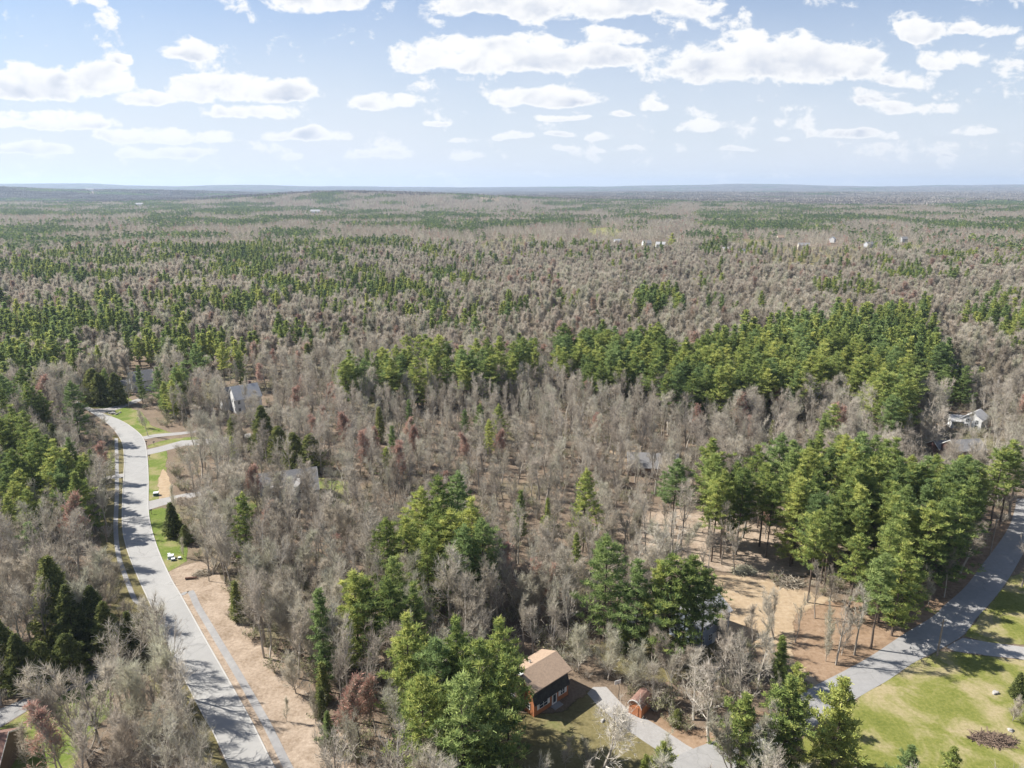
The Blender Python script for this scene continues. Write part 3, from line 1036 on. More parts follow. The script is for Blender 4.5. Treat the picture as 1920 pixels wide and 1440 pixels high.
def patch(seed, pine):
    r = np.random.default_rng(seed)
    T, C = Geo(), Geo()
    T.tubes([[0, 0, -.3]], [[0, 0, 4]], [.2], [.1], 3, 0, .5)
    n = 90
    P = r.normal(size=(n, 2)) * 30
    h = r.uniform(13, 18, n) if pine else r.uniform(12, 17, n)
    k = 4
    c = np.repeat(np.c_[P, h * .35], k, 0)
    top = np.repeat(np.c_[P, h], k, 0)
    off = r.normal(size=(n * k, 3)) * [1.5, 1.5, 1.2]
    C.cards(c + off, (top - c) * (.8 if pine else 1), 4.2 if pine else 4.8, 1 if pine else 0, np.repeat(r.uniform(.0, .35, n), k), taper=.15 if pine else .6)  # low tones and darker bark colour stand in for crown self-shadowing
    m = 60
    Q = np.c_[r.normal(size=(m, 2)) * 26, r.uniform(8, 13, m)]
    C.cards(Q, np.c_[r.normal(size=(m, 2)) * 4, r.normal(size=m) * .6], 4.5, 1 if pine else 0, r.uniform(.1, .5, m), nrm=np.tile([0, 0, 1.], (m, 1)), taper=.8)
    return 18, T, C


P4 = [patch(81, True), patch(82, True)]
B4 = [patch(83, False), patch(84, False)]

# ------------------------------------------------------------------ where evergreens stand (share of evergreens, read off the photograph)
GY = [355, 362, 372, 382, 392, 402, 415, 428, 445, 465, 485, 505, 530, 555, 580, 605, 630, 660, 700, 750, 800, 900, 1050, 1440]
GT = ["333333332222233333333333", "444433332222334444444445", "554443322222223334444445", "555445552111222233344555",
      "555554566544433333445555", "555555666677766665555566", "444556667766544446666777", "333555573222233366666877",
      "777322556652211233112334", "666488886643311134213323", "665425554434111121015532", "255225556552111100006522",
      "653223666643211110013222", "423224445542211110011112", "656344446421111111111115", "645663335411111111111124",
      "163554224522100000000124", "332332122211000000001122", "112331100000000000000010", "321321101000000000000000",
      "232111100000000000000000", "220000000000000000000000", "110000000000000000000000", "110000000000000000000000"]
GG = np.array([[int(c) for c in row] for row in GT]) / 9.0
GG[:8] *= .62
GG[8:17] *= .74
GG[13:17, :7] *= 1.3
GG[9:14, 4:10] *= 1.15
assert GG.shape == (24, 24)


def conif(px, py):
    gx = np.clip((np.asarray(px) - 40) / 80, 0, 22.999)
    gy = np.interp(py, GY, np.arange(len(GY)))
    gy = np.clip(gy, 0, len(GY) - 1.001)
    x0, y0 = gx.astype(int), gy.astype(int)
    fx, fy = gx - x0, gy - y0
    return (GG[y0, x0] * (1 - fx) + GG[y0, x0 + 1] * fx) * (1 - fy) + (GG[y0 + 1, x0] * (1 - fx) + GG[y0 + 1, x0 + 1] * fx) * fy


# crowns as seen in the photograph
GROVE_A = [(1040, 655), (1100, 632), (1200, 635), (1290, 650), (1370, 632), (1450, 608), (1560, 588), (1640, 580), (1725, 588), (1745, 645), (1790, 690), (1745, 700), (1700, 668), (1640, 690), (1570, 700), (1520, 712), (1470, 715), (1420, 732), (1335, 740), (1250, 722), (1160, 700), (1080, 695), (1040, 680)]
GROVE_A2 = [(1600, 685), (1645, 672), (1700, 685), (1712, 735), (1690, 775), (1650, 745), (1612, 735)]
GROVE_B = [(1300, 885), (1340, 868), (1480, 862), (1560, 845), (1640, 858), (1745, 850), (1810, 858), (1890, 856), (1905, 925), (1830, 945), (1790, 985), (1770, 1030), (1720, 1090), (1690, 1130), (1655, 1140), (1600, 1095), (1530, 1045), (1480, 985), (1420, 950), (1330, 945)]
GROVE_C = [(625, 700), (680, 678), (760, 665), (850, 660), (900, 658), (960, 645), (1040, 655), (1040, 690), (950, 695), (850, 710), (700, 705), (625, 712)]
CLUMP = [(1188, 552), (1215, 540), (1250, 545), (1266, 570), (1245, 578), (1200, 568)]
GROVES = [(GROVE_A, .93), (GROVE_A2, .9), (GROVE_B, .92), (GROVE_C, .62), (CLUMP, .95)]

# places without trees (positions on the ground)
NOTREE = [
    [(556, 1500), (515, 1440), (473, 1357), (427, 1273), (380, 1190), (337, 1113), (323, 1090), (304, 1050), (282, 983), (276, 900), (275, 850), (252, 803), (227, 787), (194, 774), (145, 748), (135, 760), (165, 775), (205, 800), (222, 850), (213, 900), (210, 1000), (215, 1060), (245, 1140), (300, 1220), (350, 1330), (400, 1420), (440, 1500)],
    [(515, 1440), (556, 1500), (690, 1500), (636, 1440), (590, 1350), (540, 1290), (480, 1215), (430, 1165), (400, 1100), (380, 1048), (340, 1055), (350, 1030), (330, 966), (300, 950), (276, 957), (282, 983), (304, 1050), (337, 1113), (427, 1273)],
    [(275, 860), (285, 850), (318, 845), (322, 940), (400, 917), (402, 925), (330, 950), (275, 960)],
    [(150, 760), (172, 738), (236, 738), (262, 745), (250, 762), (275, 775), (300, 805), (420, 800), (472, 808), (474, 822), (400, 834), (330, 842), (272, 862), (252, 805)],
    [(1230, 1405), (1385, 1366), (1440, 1340), (1500, 1298), (1573, 1258), (1693, 1186), (1773, 1128), (1843, 1050), (1893, 980), (1902, 930), (1948, 930), (1960, 1000), (1980, 1050), (2300, 1050), (2400, 1560), (1440, 1560), (1230, 1500)],
    [(1345, 1082), (1470, 1098), (1560, 1128), (1640, 1170), (1680, 1190), (1573, 1262), (1535, 1281), (1440, 1225), (1352, 1188)],
    [(930, 1352), (985, 1290), (1000, 1270), (1090, 1262), (1112, 1282), (1140, 1284), (1180, 1325), (1262, 1376), (1420, 1345), (1440, 1345), (1300, 1430), (1250, 1560), (905, 1560)],
    [(-60, 1345), (60, 1300), (160, 1258), (210, 1238), (222, 1258), (205, 1335), (160, 1400), (120, 1500), (-60, 1500)],
    [(1255, 1215), (1270, 1170), (1345, 1150), (1365, 1190), (1300, 1225)],
    [(1172, 862), (1262, 858), (1264, 892), (1172, 896)],
    [(498, 900), (600, 895), (655, 905), (655, 925), (600, 950), (505, 950)],
    [(432, 742), (500, 742), (500, 774), (436, 776)], [(242, 705), (292, 705), (292, 735), (245, 735)],
    [(336, 714), (422, 708), (425, 742), (350, 758)],
]
NOTREE += [[(a - w, b - 3), (a + w, b - 3), (a + w, b + h), (a - w, b + h)] for a, b, w, h in ((1212, 463, 12, 11), (1238, 466, 12, 11), (1158, 460, 8, 8), (1321, 476, 6, 9), (1362, 477, 8, 9), (1392, 481, 8, 9), (1462, 452, 8, 8), (1560, 455, 9, 11), (1506, 468, 12, 3), (1628, 466, 8, 7), (1693, 455, 8, 5), (1412, 377, 3, 4), (592, 402, 8, 6), (995, 466, 6, 5), (262, 389, 5, 4), (172, 372, 12, 3))]
THIN = [[(1150, 960), (1240, 948), (1480, 948), (1560, 975), (1580, 1040), (1500, 1085), (1330, 1075), (1240, 1060), (1150, 1020)],
        [(1100, 1190), (1340, 1195), (1345, 1265), (1110, 1270)], [(1500, 1150), (1760, 1080), (1880, 990), (1893, 985), (1843, 1057), (1573, 1262)]]
# views that stay open: x0, y0, x1, y1 in the photograph
CLEAR = [(972, 1235, 1072, 1352), (1105, 1285, 1270, 1400), (1345, 1105, 1640, 1262), (1500, 1190, 1920, 1440), (432, 712, 500, 768), (246, 692, 288, 732), (503, 868, 598, 925),
         (1160, 848, 1262, 892), (1836, 598, 1892, 668), (1790, 768, 1846, 800), (1722, 812, 1842, 858), (160, 745, 285, 845), (280, 845, 345, 1075), (215, 840, 290, 1120),
         (1180, 1295, 1225, 1350), (1270, 1120, 1340, 1200), (0, 1350, 60, 1440),
         (1795, 660, 1880, 690), (1442, 478, 1605, 498), (1195, 448, 1250, 462), (500, 1300, 570, 1440), (1545, 440, 1700, 462)]


VEIL = {(432, 712, 500, 768): .5, (246, 692, 288, 732): .4, (503, 868, 598, 925): .75, (1160, 848, 1262, 892): .95, (1836, 598, 1892, 668): .1, (1790, 768, 1846, 800): .2, (1722, 812, 1842, 858): .3, (1270, 1120, 1340, 1200): .5, (1795, 660, 1880, 690): .4}


def near_free(x, y, h, w, px0=None):
    """largest height (<= h) that keeps the open views open; 0 = leave the tree out"""
    bx, by = proj(x, y, 0)
    tx, ty = proj(x, y, h)
    d = math.hypot(x, y)
    wpx = F * w / d * .8
    bare = w < 3
    for x0, y0, x1, y1 in CLEAR:
        if bare and rng.random() < VEIL.get((x0, y0, x1, y1), 0):
            continue
        if by > y0 + 4 and min(bx, tx) - wpx < x1 and max(bx, tx) + wpx > x0 and ty < y1:
            if by <= y1:
                return 0
            # shorten until the top lies below the open view
            while h > 4.0 and proj(x, y, h)[1] < y1 - 6:
                h *= .85
            if h <= 4.0:
                return 0
            tx, ty = proj(x, y, h)
    return h


def cells(s, y0, y1, half=0.80, pad=60):
    ys = np.arange(y0, y1, s)
    X, Y = [], []
    for yv in ys:
        wd = half * yv + pad
        xs = np.arange(-wd, wd, s)
        X.append(xs)
        Y.append(np.full(len(xs), yv))
    X, Y = np.concatenate(X), np.concatenate(Y)
    X = X + (rng.random(len(X)) - .5) * s * .95
    Y = Y + (rng.random(len(Y)) - .5) * s * .95
    return X, Y


# explicit evergreens: x, y of the tree top in the photograph, height (m), family, kind, [label]
EX = [
    (760, 1159, 23, 'P', 'full', 'tall pine at the upper left of the bright green clump left of the brown-roofed house'),
    (853, 1166, 23, 'P', 'full', 'domed pine, topmost in the middle of the clump left of the brown-roofed house'),
    (934, 1168, 22, 'P', 'full', 'pine at the upper right corner of the clump, standing behind the brown-roofed house'),
    (896, 1200, 23, 'P', 'full', 'full dark-cored pine in the centre of the clump left of the brown-roofed house'),
    (817, 1198, 22, 'P', 'full', 'broad pine in the centre left of the clump left of the brown-roofed house'),
    (954, 1226, 22, 'P', 'tall', 'pine with long bare trunk touching the left edge of the brown roof'),
    (866, 1268, 23, 'P', 'full', 'large front pine of the clump with yellowish branch tips, above the bottom edge'),
    (790, 1262, 21, 'P', 'full', 'leftmost large pine of the front clump beside the red-budded maple'),
    (795, 1402, 9, 'P', 'young', 'small bright green pine at the foot of the front pine clump'),
    (915, 1300, 19, 'P', 'full', 'dark shaded pine filling the lower right of the front clump'),
    (820, 893, 23, 'P', 'full', 'pointed pine at the top left of the dark pine clump in mid-picture'),
    (856, 885, 23, 'P', 'full', 'highest yellowish pine tip of the dark pine clump in mid-picture'),
    (787, 915, 22, 'P', 'full', 'pine on the upper left shoulder of the dark clump in mid-picture'),
    (884, 938, 22, 'P', 'full', 'rounded pine on the right side of the dark clump in mid-picture'),
    (820, 940, 23, 'P', 'full', 'dense dark pine in the heart of the dark clump in mid-picture'),
    (843, 955, 22, 'P', 'full', 'dark pine just below the yellowish tip in the mid-picture clump'),
    (905, 972, 21, 'P', 'full', 'rightmost pine of the dark clump with a branch reaching right'),
    (868, 985, 21, 'P', 'full', 'front pine of the dark clump on its lower right'),
    (723, 970, 20, 'P', 'full', 'leftmost broad green pine beside the dark mid-picture clump'),
    (762, 968, 21, 'P', 'full', 'slender pine wedged left of the dark mid-picture clump'),
    (800, 1000, 20, 'P', 'full', 'front pine at the lower left of the dark mid-picture clump'),
    (663, 1072, 20, 'P', 'full', 'tall yellow-green pine above the red-budded maple'),
    (682, 1082, 19, 'P', 'full', 'dark twin pine right behind the yellow-green pine above the red maple'),
    (600, 1107, 20, 'P', 'slim', 'thin light green pine with a bare right side, left of the red maple'),
    (728, 1090, 20, 'P', 'tall', 'narrow pine on a tall dark trunk between the two pine clumps'),
    (775, 1097, 19, 'P', 'full', 'yellowish pine just above the front pine clump'),
    (735, 1045, 18, 'P', 'full', 'pine in the gap between the yellow-green pine and the dark clump'),
    (602, 1243, 8, 'C', 'slim', 'small yellow-green cedar at the edge of the wood, left of the red maple'),
    (612, 1333, 7, 'P', 'young', 'bushy light green young pine at the foot of the red maple'),
    (600, 1290, 6, 'C', 'slim', 'little cedar between two others below the thin pine by the left road'),
    (438, 1090, 9, 'C', 'slim', 'narrow yellow-green cedar at the corner of the wood beside the left road'),
    (1097, 877, 22, 'P', 'slim', 'dark narrow pine standing alone near the middle right of the bare wood'),
    (977, 920, 14, 'P', 'slim', 'pale yellow-green thin pine right of the dark mid-picture clump'),
    (1028, 933, 10, 'P', 'young', 'small light green pine between the pale thin pine and the dark narrow pine'),
    (1083, 1000, 12, 'P', 'slim', 'slim bright green pine below the dark narrow pine'),
    (1140, 1002, 23, 'P', 'full', 'tall tiered pine, left one of the row hiding the grey-blue house'),
    (1202, 1047, 20, 'P', 'full', 'second pine from the left in the row hiding the grey-blue house'),
    (1233, 1052, 20, 'P', 'full', 'yellow-tipped pine in the middle of the row hiding the grey-blue house'),
    (1262, 1040, 22, 'P', 'full', 'pointed pine directly left of the roof of the grey-blue house'),
    (1290, 1042, 22, 'P', 'tall', 'pine with high crown standing over the roof of the grey-blue house'),
    (1327, 1070, 19, 'P', 'tall', 'rightmost pine of the row hiding the grey-blue house'),
    (1171, 1158, 8, 'P', 'young', 'small pale pine left of the white shed'),
    (710, 763, 13, 'C', 'slim', 'brownish narrow cedar in the bare wood, left of the white pines in mid-field'),
    (735, 800, 15, 'P', 'slim', 'green pine below the brownish narrow cedar in the bare wood'),
    (722, 838, 12, 'P', 'slim', 'yellowish pine lowest of the small group in the bare wood'),
    (767, 750, 14, 'P', 'slim', 'light green pine standing alone in the bare wood above the small pine group'),
    (763, 722, 9, 'C', 'slim', 'tiny pointed cedar above the lone light green pine'),
    (870, 767, 12, 'P', 'slim', 'bluish faint pine in the bare wood left of the pair'),
    (900, 757, 13, 'P', 'slim', 'left pine of the tight trio in the middle of the bare wood'),
    (933, 757, 15, 'P', 'slim', 'right dark pine of the tight trio in the middle of the bare wood'),
    (916, 785, 14, 'P', 'slim', 'front light pine of the tight trio in the middle of the bare wood'),
    (450, 924, 20, 'P', 'slim', 'solitary airy pine on a tall trunk beside the left road lawns'),
    (318, 944, 9, 'C', 'spruce', 'dark green conical spruce on the lawn beside the left road'),
    (345, 985, 5, 'C', 'broad', 'low spreading evergreen right of the conical spruce'),
    (488, 762, 17, 'C', 'cone', 'large golden-green cedar below the grey gabled house'),
    (520, 800, 12, 'C', 'broad', 'dark evergreen right of the large golden-green cedar'),
    (548, 812, 12, 'C', 'broad', 'dark evergreen in the middle of the shady row above the big grey roof'),
    (580, 815, 12, 'C', 'broad', 'last dark evergreen at the right end of the shady row above the big grey roof'),
    (436, 778, 9, 'C', 'broad', 'yellow-brown round cedar left of the large golden-green cedar'),
    (296, 688, 17, 'P', 'full', 'dark full pine right in front of the white house at the upper left'),
    (326, 695, 16, 'P', 'full', 'light green tiered pine right of the white house at the upper left'),
    (366, 645, 22, 'P', 'tall', 'very tall thin pine between the two white houses'),
    (258, 686, 16, 'P', 'slim', 'pine standing directly before the left side of the white house'),
    (412, 642, 21, 'P', 'tall', 'tall high-crowned pine above the lawn left of the grey gabled house'),
    (445, 655, 18, 'P', 'slim', 'slender pine just above the grey gabled house'),
    (575, 645, 15, 'C', 'slim', 'narrow dark spire of an evergreen right of the grey gabled house'),
    (195, 690, 15, 'P', 'slim', 'yellow-green pine in the dark group above the road bend'),
    (170, 692, 14, 'C', 'broad', 'dark hemlock left in the group above the road bend'),
    (182, 700, 13, 'C', 'broad', 'dark hemlock centre in the group above the road bend'),
    (212, 700, 13, 'C', 'broad', 'dark hemlock right in the group above the road bend'),
    (132, 714, 22, 'P', 'full', 'big layered blue-green pine left of the road bend'),
    (45, 738, 18, 'P', 'full', 'bright yellowish pine near the left edge above the big pines'),
    (75, 735, 17, 'P', 'full', 'yellow-green pine left of the big layered pine at the bend'),
    (20, 762, 20, 'P', 'full', 'bluish dark pine at the left edge below the yellowish pine'),
    (28, 700, 12, 'P', 'young', 'little yellow pine at the left edge'),
    (10, 850, 17, 'P', 'full', 'pine cut by the left edge halfway down the picture'),
    (113, 862, 18, 'P', 'wide', 'spreading bright pine in the upper of the two crowns left of the road'),
    (138, 888, 17, 'P', 'wide', 'spreading bright pine in the lower of the two crowns left of the road'),
    (48, 918, 15, 'P', 'full', 'yellowish pine left of the spreading bright pines'),
    (14, 930, 15, 'P', 'slim', 'faint yellowish pine close to the left edge'),
    (52, 980, 14, 'P', 'wide', 'wide flat-crowned pine at the left above the big cedar'),
    (95, 795, 12, 'C', 'slim', 'olive cedar among the bare trees left of the road bend'),
    (85, 1046, 19, 'C', 'cone', 'huge broad cedar with golden left side near the lower left'),
    (120, 1098, 15, 'C', 'cone', 'dark hemlock between the huge cedar and the road'),
    (165, 1100, 14, 'C', 'cone', 'hemlock with light tips right of the huge cedar'),
    (190, 1130, 12, 'C', 'cone', 'dark green hemlock nearest the road in the lower left group'),
    (236, 1147, 8, 'C', 'slim', 'slim very dark spruce between the hemlocks and the road'),
    (256, 1163, 7, 'C', 'spruce', 'pointed green spruce beside the road in the lower left'),
    (25, 1190, 11, 'C', 'cone', 'hemlock above the driveway at the lower left'),
    (70, 1205, 9, 'C', 'broad', 'dark hemlock next to the driveway, centre of three'),
    (-10, 1160, 13, 'C', 'cone', 'hemlock cut by the left edge above the driveway'),
    (120, 1190, 9, 'C', 'broad', 'shaded hemlock whose shadow falls on the left driveway'),
    (152, 1316, 4, 'C', 'slim', 'small dark cedar on the lawn edge at the lower left'),
    (1468, 1192, 10, 'P', 'young', 'rounded young pine in front of the sandy clearing'),
    (1497, 1243, 12, 'P', 'full', 'pine between the rounded young pine and the big front pine by the right road'),
    (1485, 1270, 16, 'P', 'wide', 'big golden-tipped pine left of the right road near the bottom'),
    (1585, 1274, 16, 'P', 'wide', 'big pine hiding the right road beside the lawn'),
    (1400, 1303, 13, 'P', 'wide', 'pine with thin trunk over the grey road at the bottom'),
    (1245, 1395, 9, 'P', 'wide', 'dark green pine top at the bottom edge'),
    (1212, 1415, 7, 'P', 'wide', 'bright yellow-green pine top at the bottom edge'),
    (1712, 1400, 10, 'P', 'wide', 'left pine top at the bottom edge of the big lawn'),
    (1792, 1402, 9, 'P', 'wide', 'right pine top at the bottom edge of the big lawn'),
    (1915, 1262, 5, 'C', 'spruce', 'dark small spruce at the right edge of the big lawn'),
    (1271, 1330, 3.0, 'C', 'broad', 'small green bush beside the house drive'),
    (1268, 862, 21, 'P', 'tall', 'pine at the far left end of the large right grove'),
    (1340, 855, 23, 'P', 'tall', 'high-crowned pine left in the large right grove above bare trunks'),
    (1395, 880, 22, 'P', 'tall', 'pine with a bare trunk in the left part of the large right grove'),
    (1440, 868, 22, 'P', 'tall', 'pine with wide flat crown in the left part of the large right grove'),
    (1365, 885, 22, 'P', 'tall', 'dark pine hanging over the leaf-covered clearing'),
    (1495, 850, 22, 'P', 'tall', 'pine rising above its neighbours left of centre in the large right grove'),
    (1885, 838, 23, 'P', 'tall', 'tall pine at the right end of the large right grove beside the road'),
    (1676, 982, 22, 'P', 'full', 'yellow-green pine at the front of the right grove above the road'),
    (1612, 1000, 19, 'P', 'tall', 'yellowish thin pine at the front edge of the right grove'),
    (1535, 960, 21, 'P', 'tall', 'front pine of the right grove with trunk rising from the clearing'),
    (1700, 1020, 20, 'P', 'full', 'dark dense pine at the roadside front of the right grove'),
    (1660, 1040, 20, 'P', 'tall', 'pine with two bare trunks beside it where the right grove meets the road'),
    (1565, 758, 19, 'P', 'full', 'blue-green pine standing alone above the large right grove'),
    (1545, 778, 16, 'P', 'slim', 'lighter pine leaning on the lone blue-green pine'),
    (1450, 788, 9, 'C', 'slim', 'small golden cone-shaped cedar in the bare wood above the right grove'),
    (1480, 808, 8, 'P', 'young', 'faint pale pine right of the golden cone-shaped cedar'),
    (1690, 718, 20, 'P', 'full', 'pine at the lower tip of the far right grove'),
    (1885, 548, 22, 'P', 'tall', 'tall pine at the right edge above the cream houses'),
    (1905, 600, 18, 'P', 'full', 'bright pine at the right edge beside the cream houses'),
    (1912, 640, 16, 'P', 'full', 'yellowish pine at the right edge below the cream houses'),
    (1812, 640, 14, 'P', 'slim', 'yellow-green pine left of the small pale houses'),
    (1790, 665, 13, 'P', 'slim', 'low yellow pine at the right end of the far right grove'),
    (1165, 485, 20, 'P', 'slim', 'right pine of two standing apart in the distant bare wood'),
    (1110, 480, 20, 'P', 'slim', 'left pine of two standing apart in the distant bare wood'),
]
# explicit leafless trees: x, y of the foot in the photograph, height, kind, label
EB = [
    (1567, 1247, 15, 'forest', 'bare tree at the edge of the clearing casting a long shadow over the right road'),
    (1602, 1228, 16, 'forest', 'thick-trunked bare tree second from the road crossing shadows'),
    (1548, 1240, 9, 'sapling', 'thin bare sapling left of the clearing edge tree'),
    (1578, 1228, 10, 'sapling', 'thin bare sapling between the two shadow casting trees'),
    (1552, 1208, 10, 'sapling', 'slender bare tree in the middle of the sandy clearing'),
    (1490, 1205, 11, 'forest', 'curved bare tree on the sandy clearing'),
    (1452, 1198, 11, 'multi', 'forked bare tree on the left part of the sandy clearing'),
    (1528, 1160, 12, 'forest', 'straight bare tree at the back of the sandy clearing'),
    (1553, 1158, 12, 'forest', 'pale bare tree at the back of the sandy clearing'),
    (1410, 1205, 9, 'sapling', 'thin bare tree right of the grey-blue house shadow'),
    (1368, 1215, 9, 'multi', 'forked thin tree beside the grey-blue house'),
    (1400, 1190, 8, 'sapling', 'bare sapling at the left rim of the sandy clearing'),
    (1432, 1222, 9, 'sapling', 'leaning bare sapling below the sandy clearing'),
    (1128, 1462, 17, 'big', 'large wide-spreading bare tree in front of the drive of the brown-roofed house'),
    (1375, 1452, 13, 'multi', 'many-stemmed bare tree at the bottom above the grey road'),
    (1428, 1455, 12, 'forest', 'dark slim bare tree at the bottom beside the thin-trunked pine'),
    (1190, 1300, 10, 'fine', 'grey-green fan-shaped bare tree behind the small orange shed'),
    (1225, 1330, 9, 'spread', 'purplish bare tree leaning over the small orange shed'),
    (1085, 1262, 9, 'fine', 'bare tree with pale twigs at the right end of the brown roof'),
    (1140, 1275, 10, 'fine', 'greenish bare tree at the top of the house drive'),
    (1330, 1395, 13, 'spread', 'pale-limbed bare tree arching over the bank beside the drive'),
    (1395, 1340, 14, 'spread', 'tall pale bare tree with crooked limbs above the bottom road'),
    (1300, 1350, 12, 'spread', 'dense grey bare tree right of the small orange shed'),
    (1260, 1300, 11, 'forest', 'bare tree behind the bank right of the small orange shed'),
    (1360, 1290, 11, 'spread', 'greenish-grey bare tree below the grey-blue house'),
    (1420, 1290, 11, 'spread', 'greyish bare tree left of the rounded young pine'),
    (1240, 1440, 8, 'sapling', 'bare sapling at the bottom between pines and drive'),
    (1060, 1440, 7, 'sapling', 'bare sapling on the yard in front of the brown-roofed house'),
    (1105, 1455, 8, 'sapling', 'crooked bare sapling at the bottom of the yard'),
    (885, 1212, 10, 'fine', 'fan-shaped purplish bare tree between the dark clump and the front clump'),
    (1035, 1235, 11, 'spread', 'bare tree with drooping pale branches behind the brown roof'),
    (1000, 1225, 10, 'spread', 'tangled bare tree in deep shade behind the brown roof'),
    (675, 1400, 14, 'red', 'big red-budded maple with white crossing limbs left of the front pine clump'),
    (705, 1380, 12, 'red', 'red-budded maple close to the left side of the front pine clump'),
    (1012, 1150, 12, 'red', 'orange-red twiggy maple in the middle, above the brown-roofed house'),
    (1035, 1140, 11, 'red', 'second orange-red maple just right of the first one'),
    (945, 1110, 12, 'red', 'reddish bare tree right beside the dark mid-picture clump'),
    (627, 1090, 11, 'red', 'faint red-budded tree left of the yellow-green pine'),
    (85, 890, 12, 'red', 'reddish bare tree left of the spreading bright pines'),
    (45, 915, 11, 'red', 'reddish bare tree below the bluish dark pine at the left'),
    (105, 780, 10, 'red', 'reddish bare tree left of the big layered pine'),
    (1385, 772, 12, 'red', 'red-budded tree right below the far right grove'),
    (1455, 785, 12, 'red', 'red-budded tree below the middle of the far right grove'),
    (1100, 770, 12, 'red', 'red-tinted tree in the bare wood below the far pine band'),
    (770, 838, 11, 'red', 'red-tinted tree below the lone light green pine'),
    (870, 880, 12, 'red', 'reddish tree above the dark mid-picture clump'),
    (945, 870, 12, 'red', 'reddish tree right above the dark mid-picture clump'),
    (1660, 792, 12, 'red', 'reddish tree at the lower tip of the far right grove'),
    (1435, 1010, 10, 'red', 'purplish-red small tree among the bare trunks of the right grove'),
    (1480, 1010, 10, 'red', 'second purplish-red small tree among the bare trunks of the right grove'),
    (210, 1360, 13, 'spread', 'pale spreading bare tree at the end of the left driveway'),
    (255, 1385, 13, 'fine', 'dense brownish bare tree beside the left road near the bottom'),
    (232, 1360, 13, 'forest', 'grey bare tree second from the left driveway'),
    (335, 1350, 9, 'fine', 'small purplish-grey bare tree right at the left road'),
    (290, 1375, 12, 'forest', 'bare tree in the middle of the thicket by the left road'),
    (110, 1460, 13, 'red', 'orange-brown bare tree on the lawn at the lower left'),
    (128, 1470, 12, 'forest', 'thin-stemmed bare tree beside the orange-brown one at the lower left'),
    (155, 1440, 12, 'forest', 'dark-stemmed bare tree on the lower left lawn'),
    (172, 1445, 13, 'forest', 'bare tree with grey stem at the right rim of the lower left lawn'),
    (52, 1440, 9, 'sapling', 'lone bare sapling on the lower left lawn'),
    (285, 1450, 13, 'forest', 'bare tree at the bottom left of the road'),
    (345, 1440, 11, 'fine', 'bushy bare tree at the bottom beside the left road'),
    (352, 1482, 12, 'forest', 'bare tree at the bottom edge next to the left road'),
    (310, 1470, 12, 'spread', 'wide bare tree at the bottom edge left of the road'),
    (230, 1470, 12, 'fine', 'dense bare tree at the bottom edge between lawn and road'),
    (545, 1200, 13, 'spread', 'bare tree with white limbs in the thicket right of the sidewalk'),
    (480, 1130, 12, 'spread', 'greenish bare tree at the corner of the thicket right of the left road'),
    (400, 1060, 11, 'forest', 'bare tree on the bank beside the brush pile'),
    (392, 1090, 9, 'forest', 'dark bare tree right of the brown bench-like log'),
    (345, 1045, 6, 'sapling', 'small bare tree on the lawn next to the pale boxes'),
    (537, 1352, 5, 'sapling', 'small bare bush-like sapling on the leaf-covered bank'),
    (592, 1358, 8, 'sapling', 'leaning bare sapling at the edge of the leaf-covered bank'),
    (555, 1300, 8, 'fine', 'dark grey rounded bare tree at the edge of the bank'),
    (242, 765, 14, 'forest', 'single tall bare tree beside the drive at the road bend'),
    (278, 818, 10, 'forest', 'small bare tree on the lawn inside the road bend'),
    (268, 802, 9, 'sapling', 'thin bare tree on the lawn inside the road bend, nearer the top'),
    (200, 905, 12, 'red', 'pinkish bare tree left of the mailbox side of the road'),
    (195, 850, 13, 'forest', 'dark bare tree just left of the road below the bend'),
    (370, 930, 12, 'spread', 'pale-limbed bare tree right of the lawn with the green box'),
    (420, 905, 13, 'spread', 'wide grey-green bare tree below the golden-green cedar'),
    (385, 880, 13, 'spread', 'greenish spreading bare tree near the gravel drives'),
    (330, 960, 9, 'sapling', 'thin bare tree next to the lowest gravel drive'),
    (408, 1000, 12, 'forest', 'dark-stemmed bare tree right of the spruce lawn'),
    (1898, 1352, 4.5, 'fine', 'small crooked orchard tree at the right edge of the big lawn'),
    (1915, 1100, 15, 'forest', 'bare tree right of the road at the right edge'),
    (1800, 1075, 13, 'spread', 'pale spreading bare tree between the right grove and the road'),
    (1770, 1120, 12, 'forest', 'bare tree with orange leaves below it beside the right road'),
    (1740, 1135, 10, 'sapling', 'thin bare tree on the shaded roadside of the right grove'),
    (1480, 1440, 7, 'fine', 'low greyish bare tree under the big front pine'),
    (1560, 1440, 6, 'fine', 'grey bare bush at the bottom under the pine beside the lawn'),
]
EBpts = [gp(a, b) for a, b, *_ in EB]
EXpts = [gp(a, b, h) for a, b, h, *_ in EX]

trees = []   # dict: fam,key,i,x,y,h,rz,label
for (a, b, h, fam, key, lab), (x, y) in zip(EX, EXpts):
    lib = PINE if fam == 'P' else CEDAR
    trees.append(dict(fam=fam, key=key, i=random.randrange(len(lib[key])), x=x, y=y, h=h, w=1.0, label=lab))
for (a, b, h, key, lab), (x, y) in zip(EB, EBpts):
    trees.append(dict(fam='B', key=key, i=random.randrange(len(BARE[key])), x=x, y=y, h=h, w=1.0, label=lab))
occ = np.array([(t['x'], t['y'], 2.6 if t['fam'] != 'B' else 2.0) for t in trees])


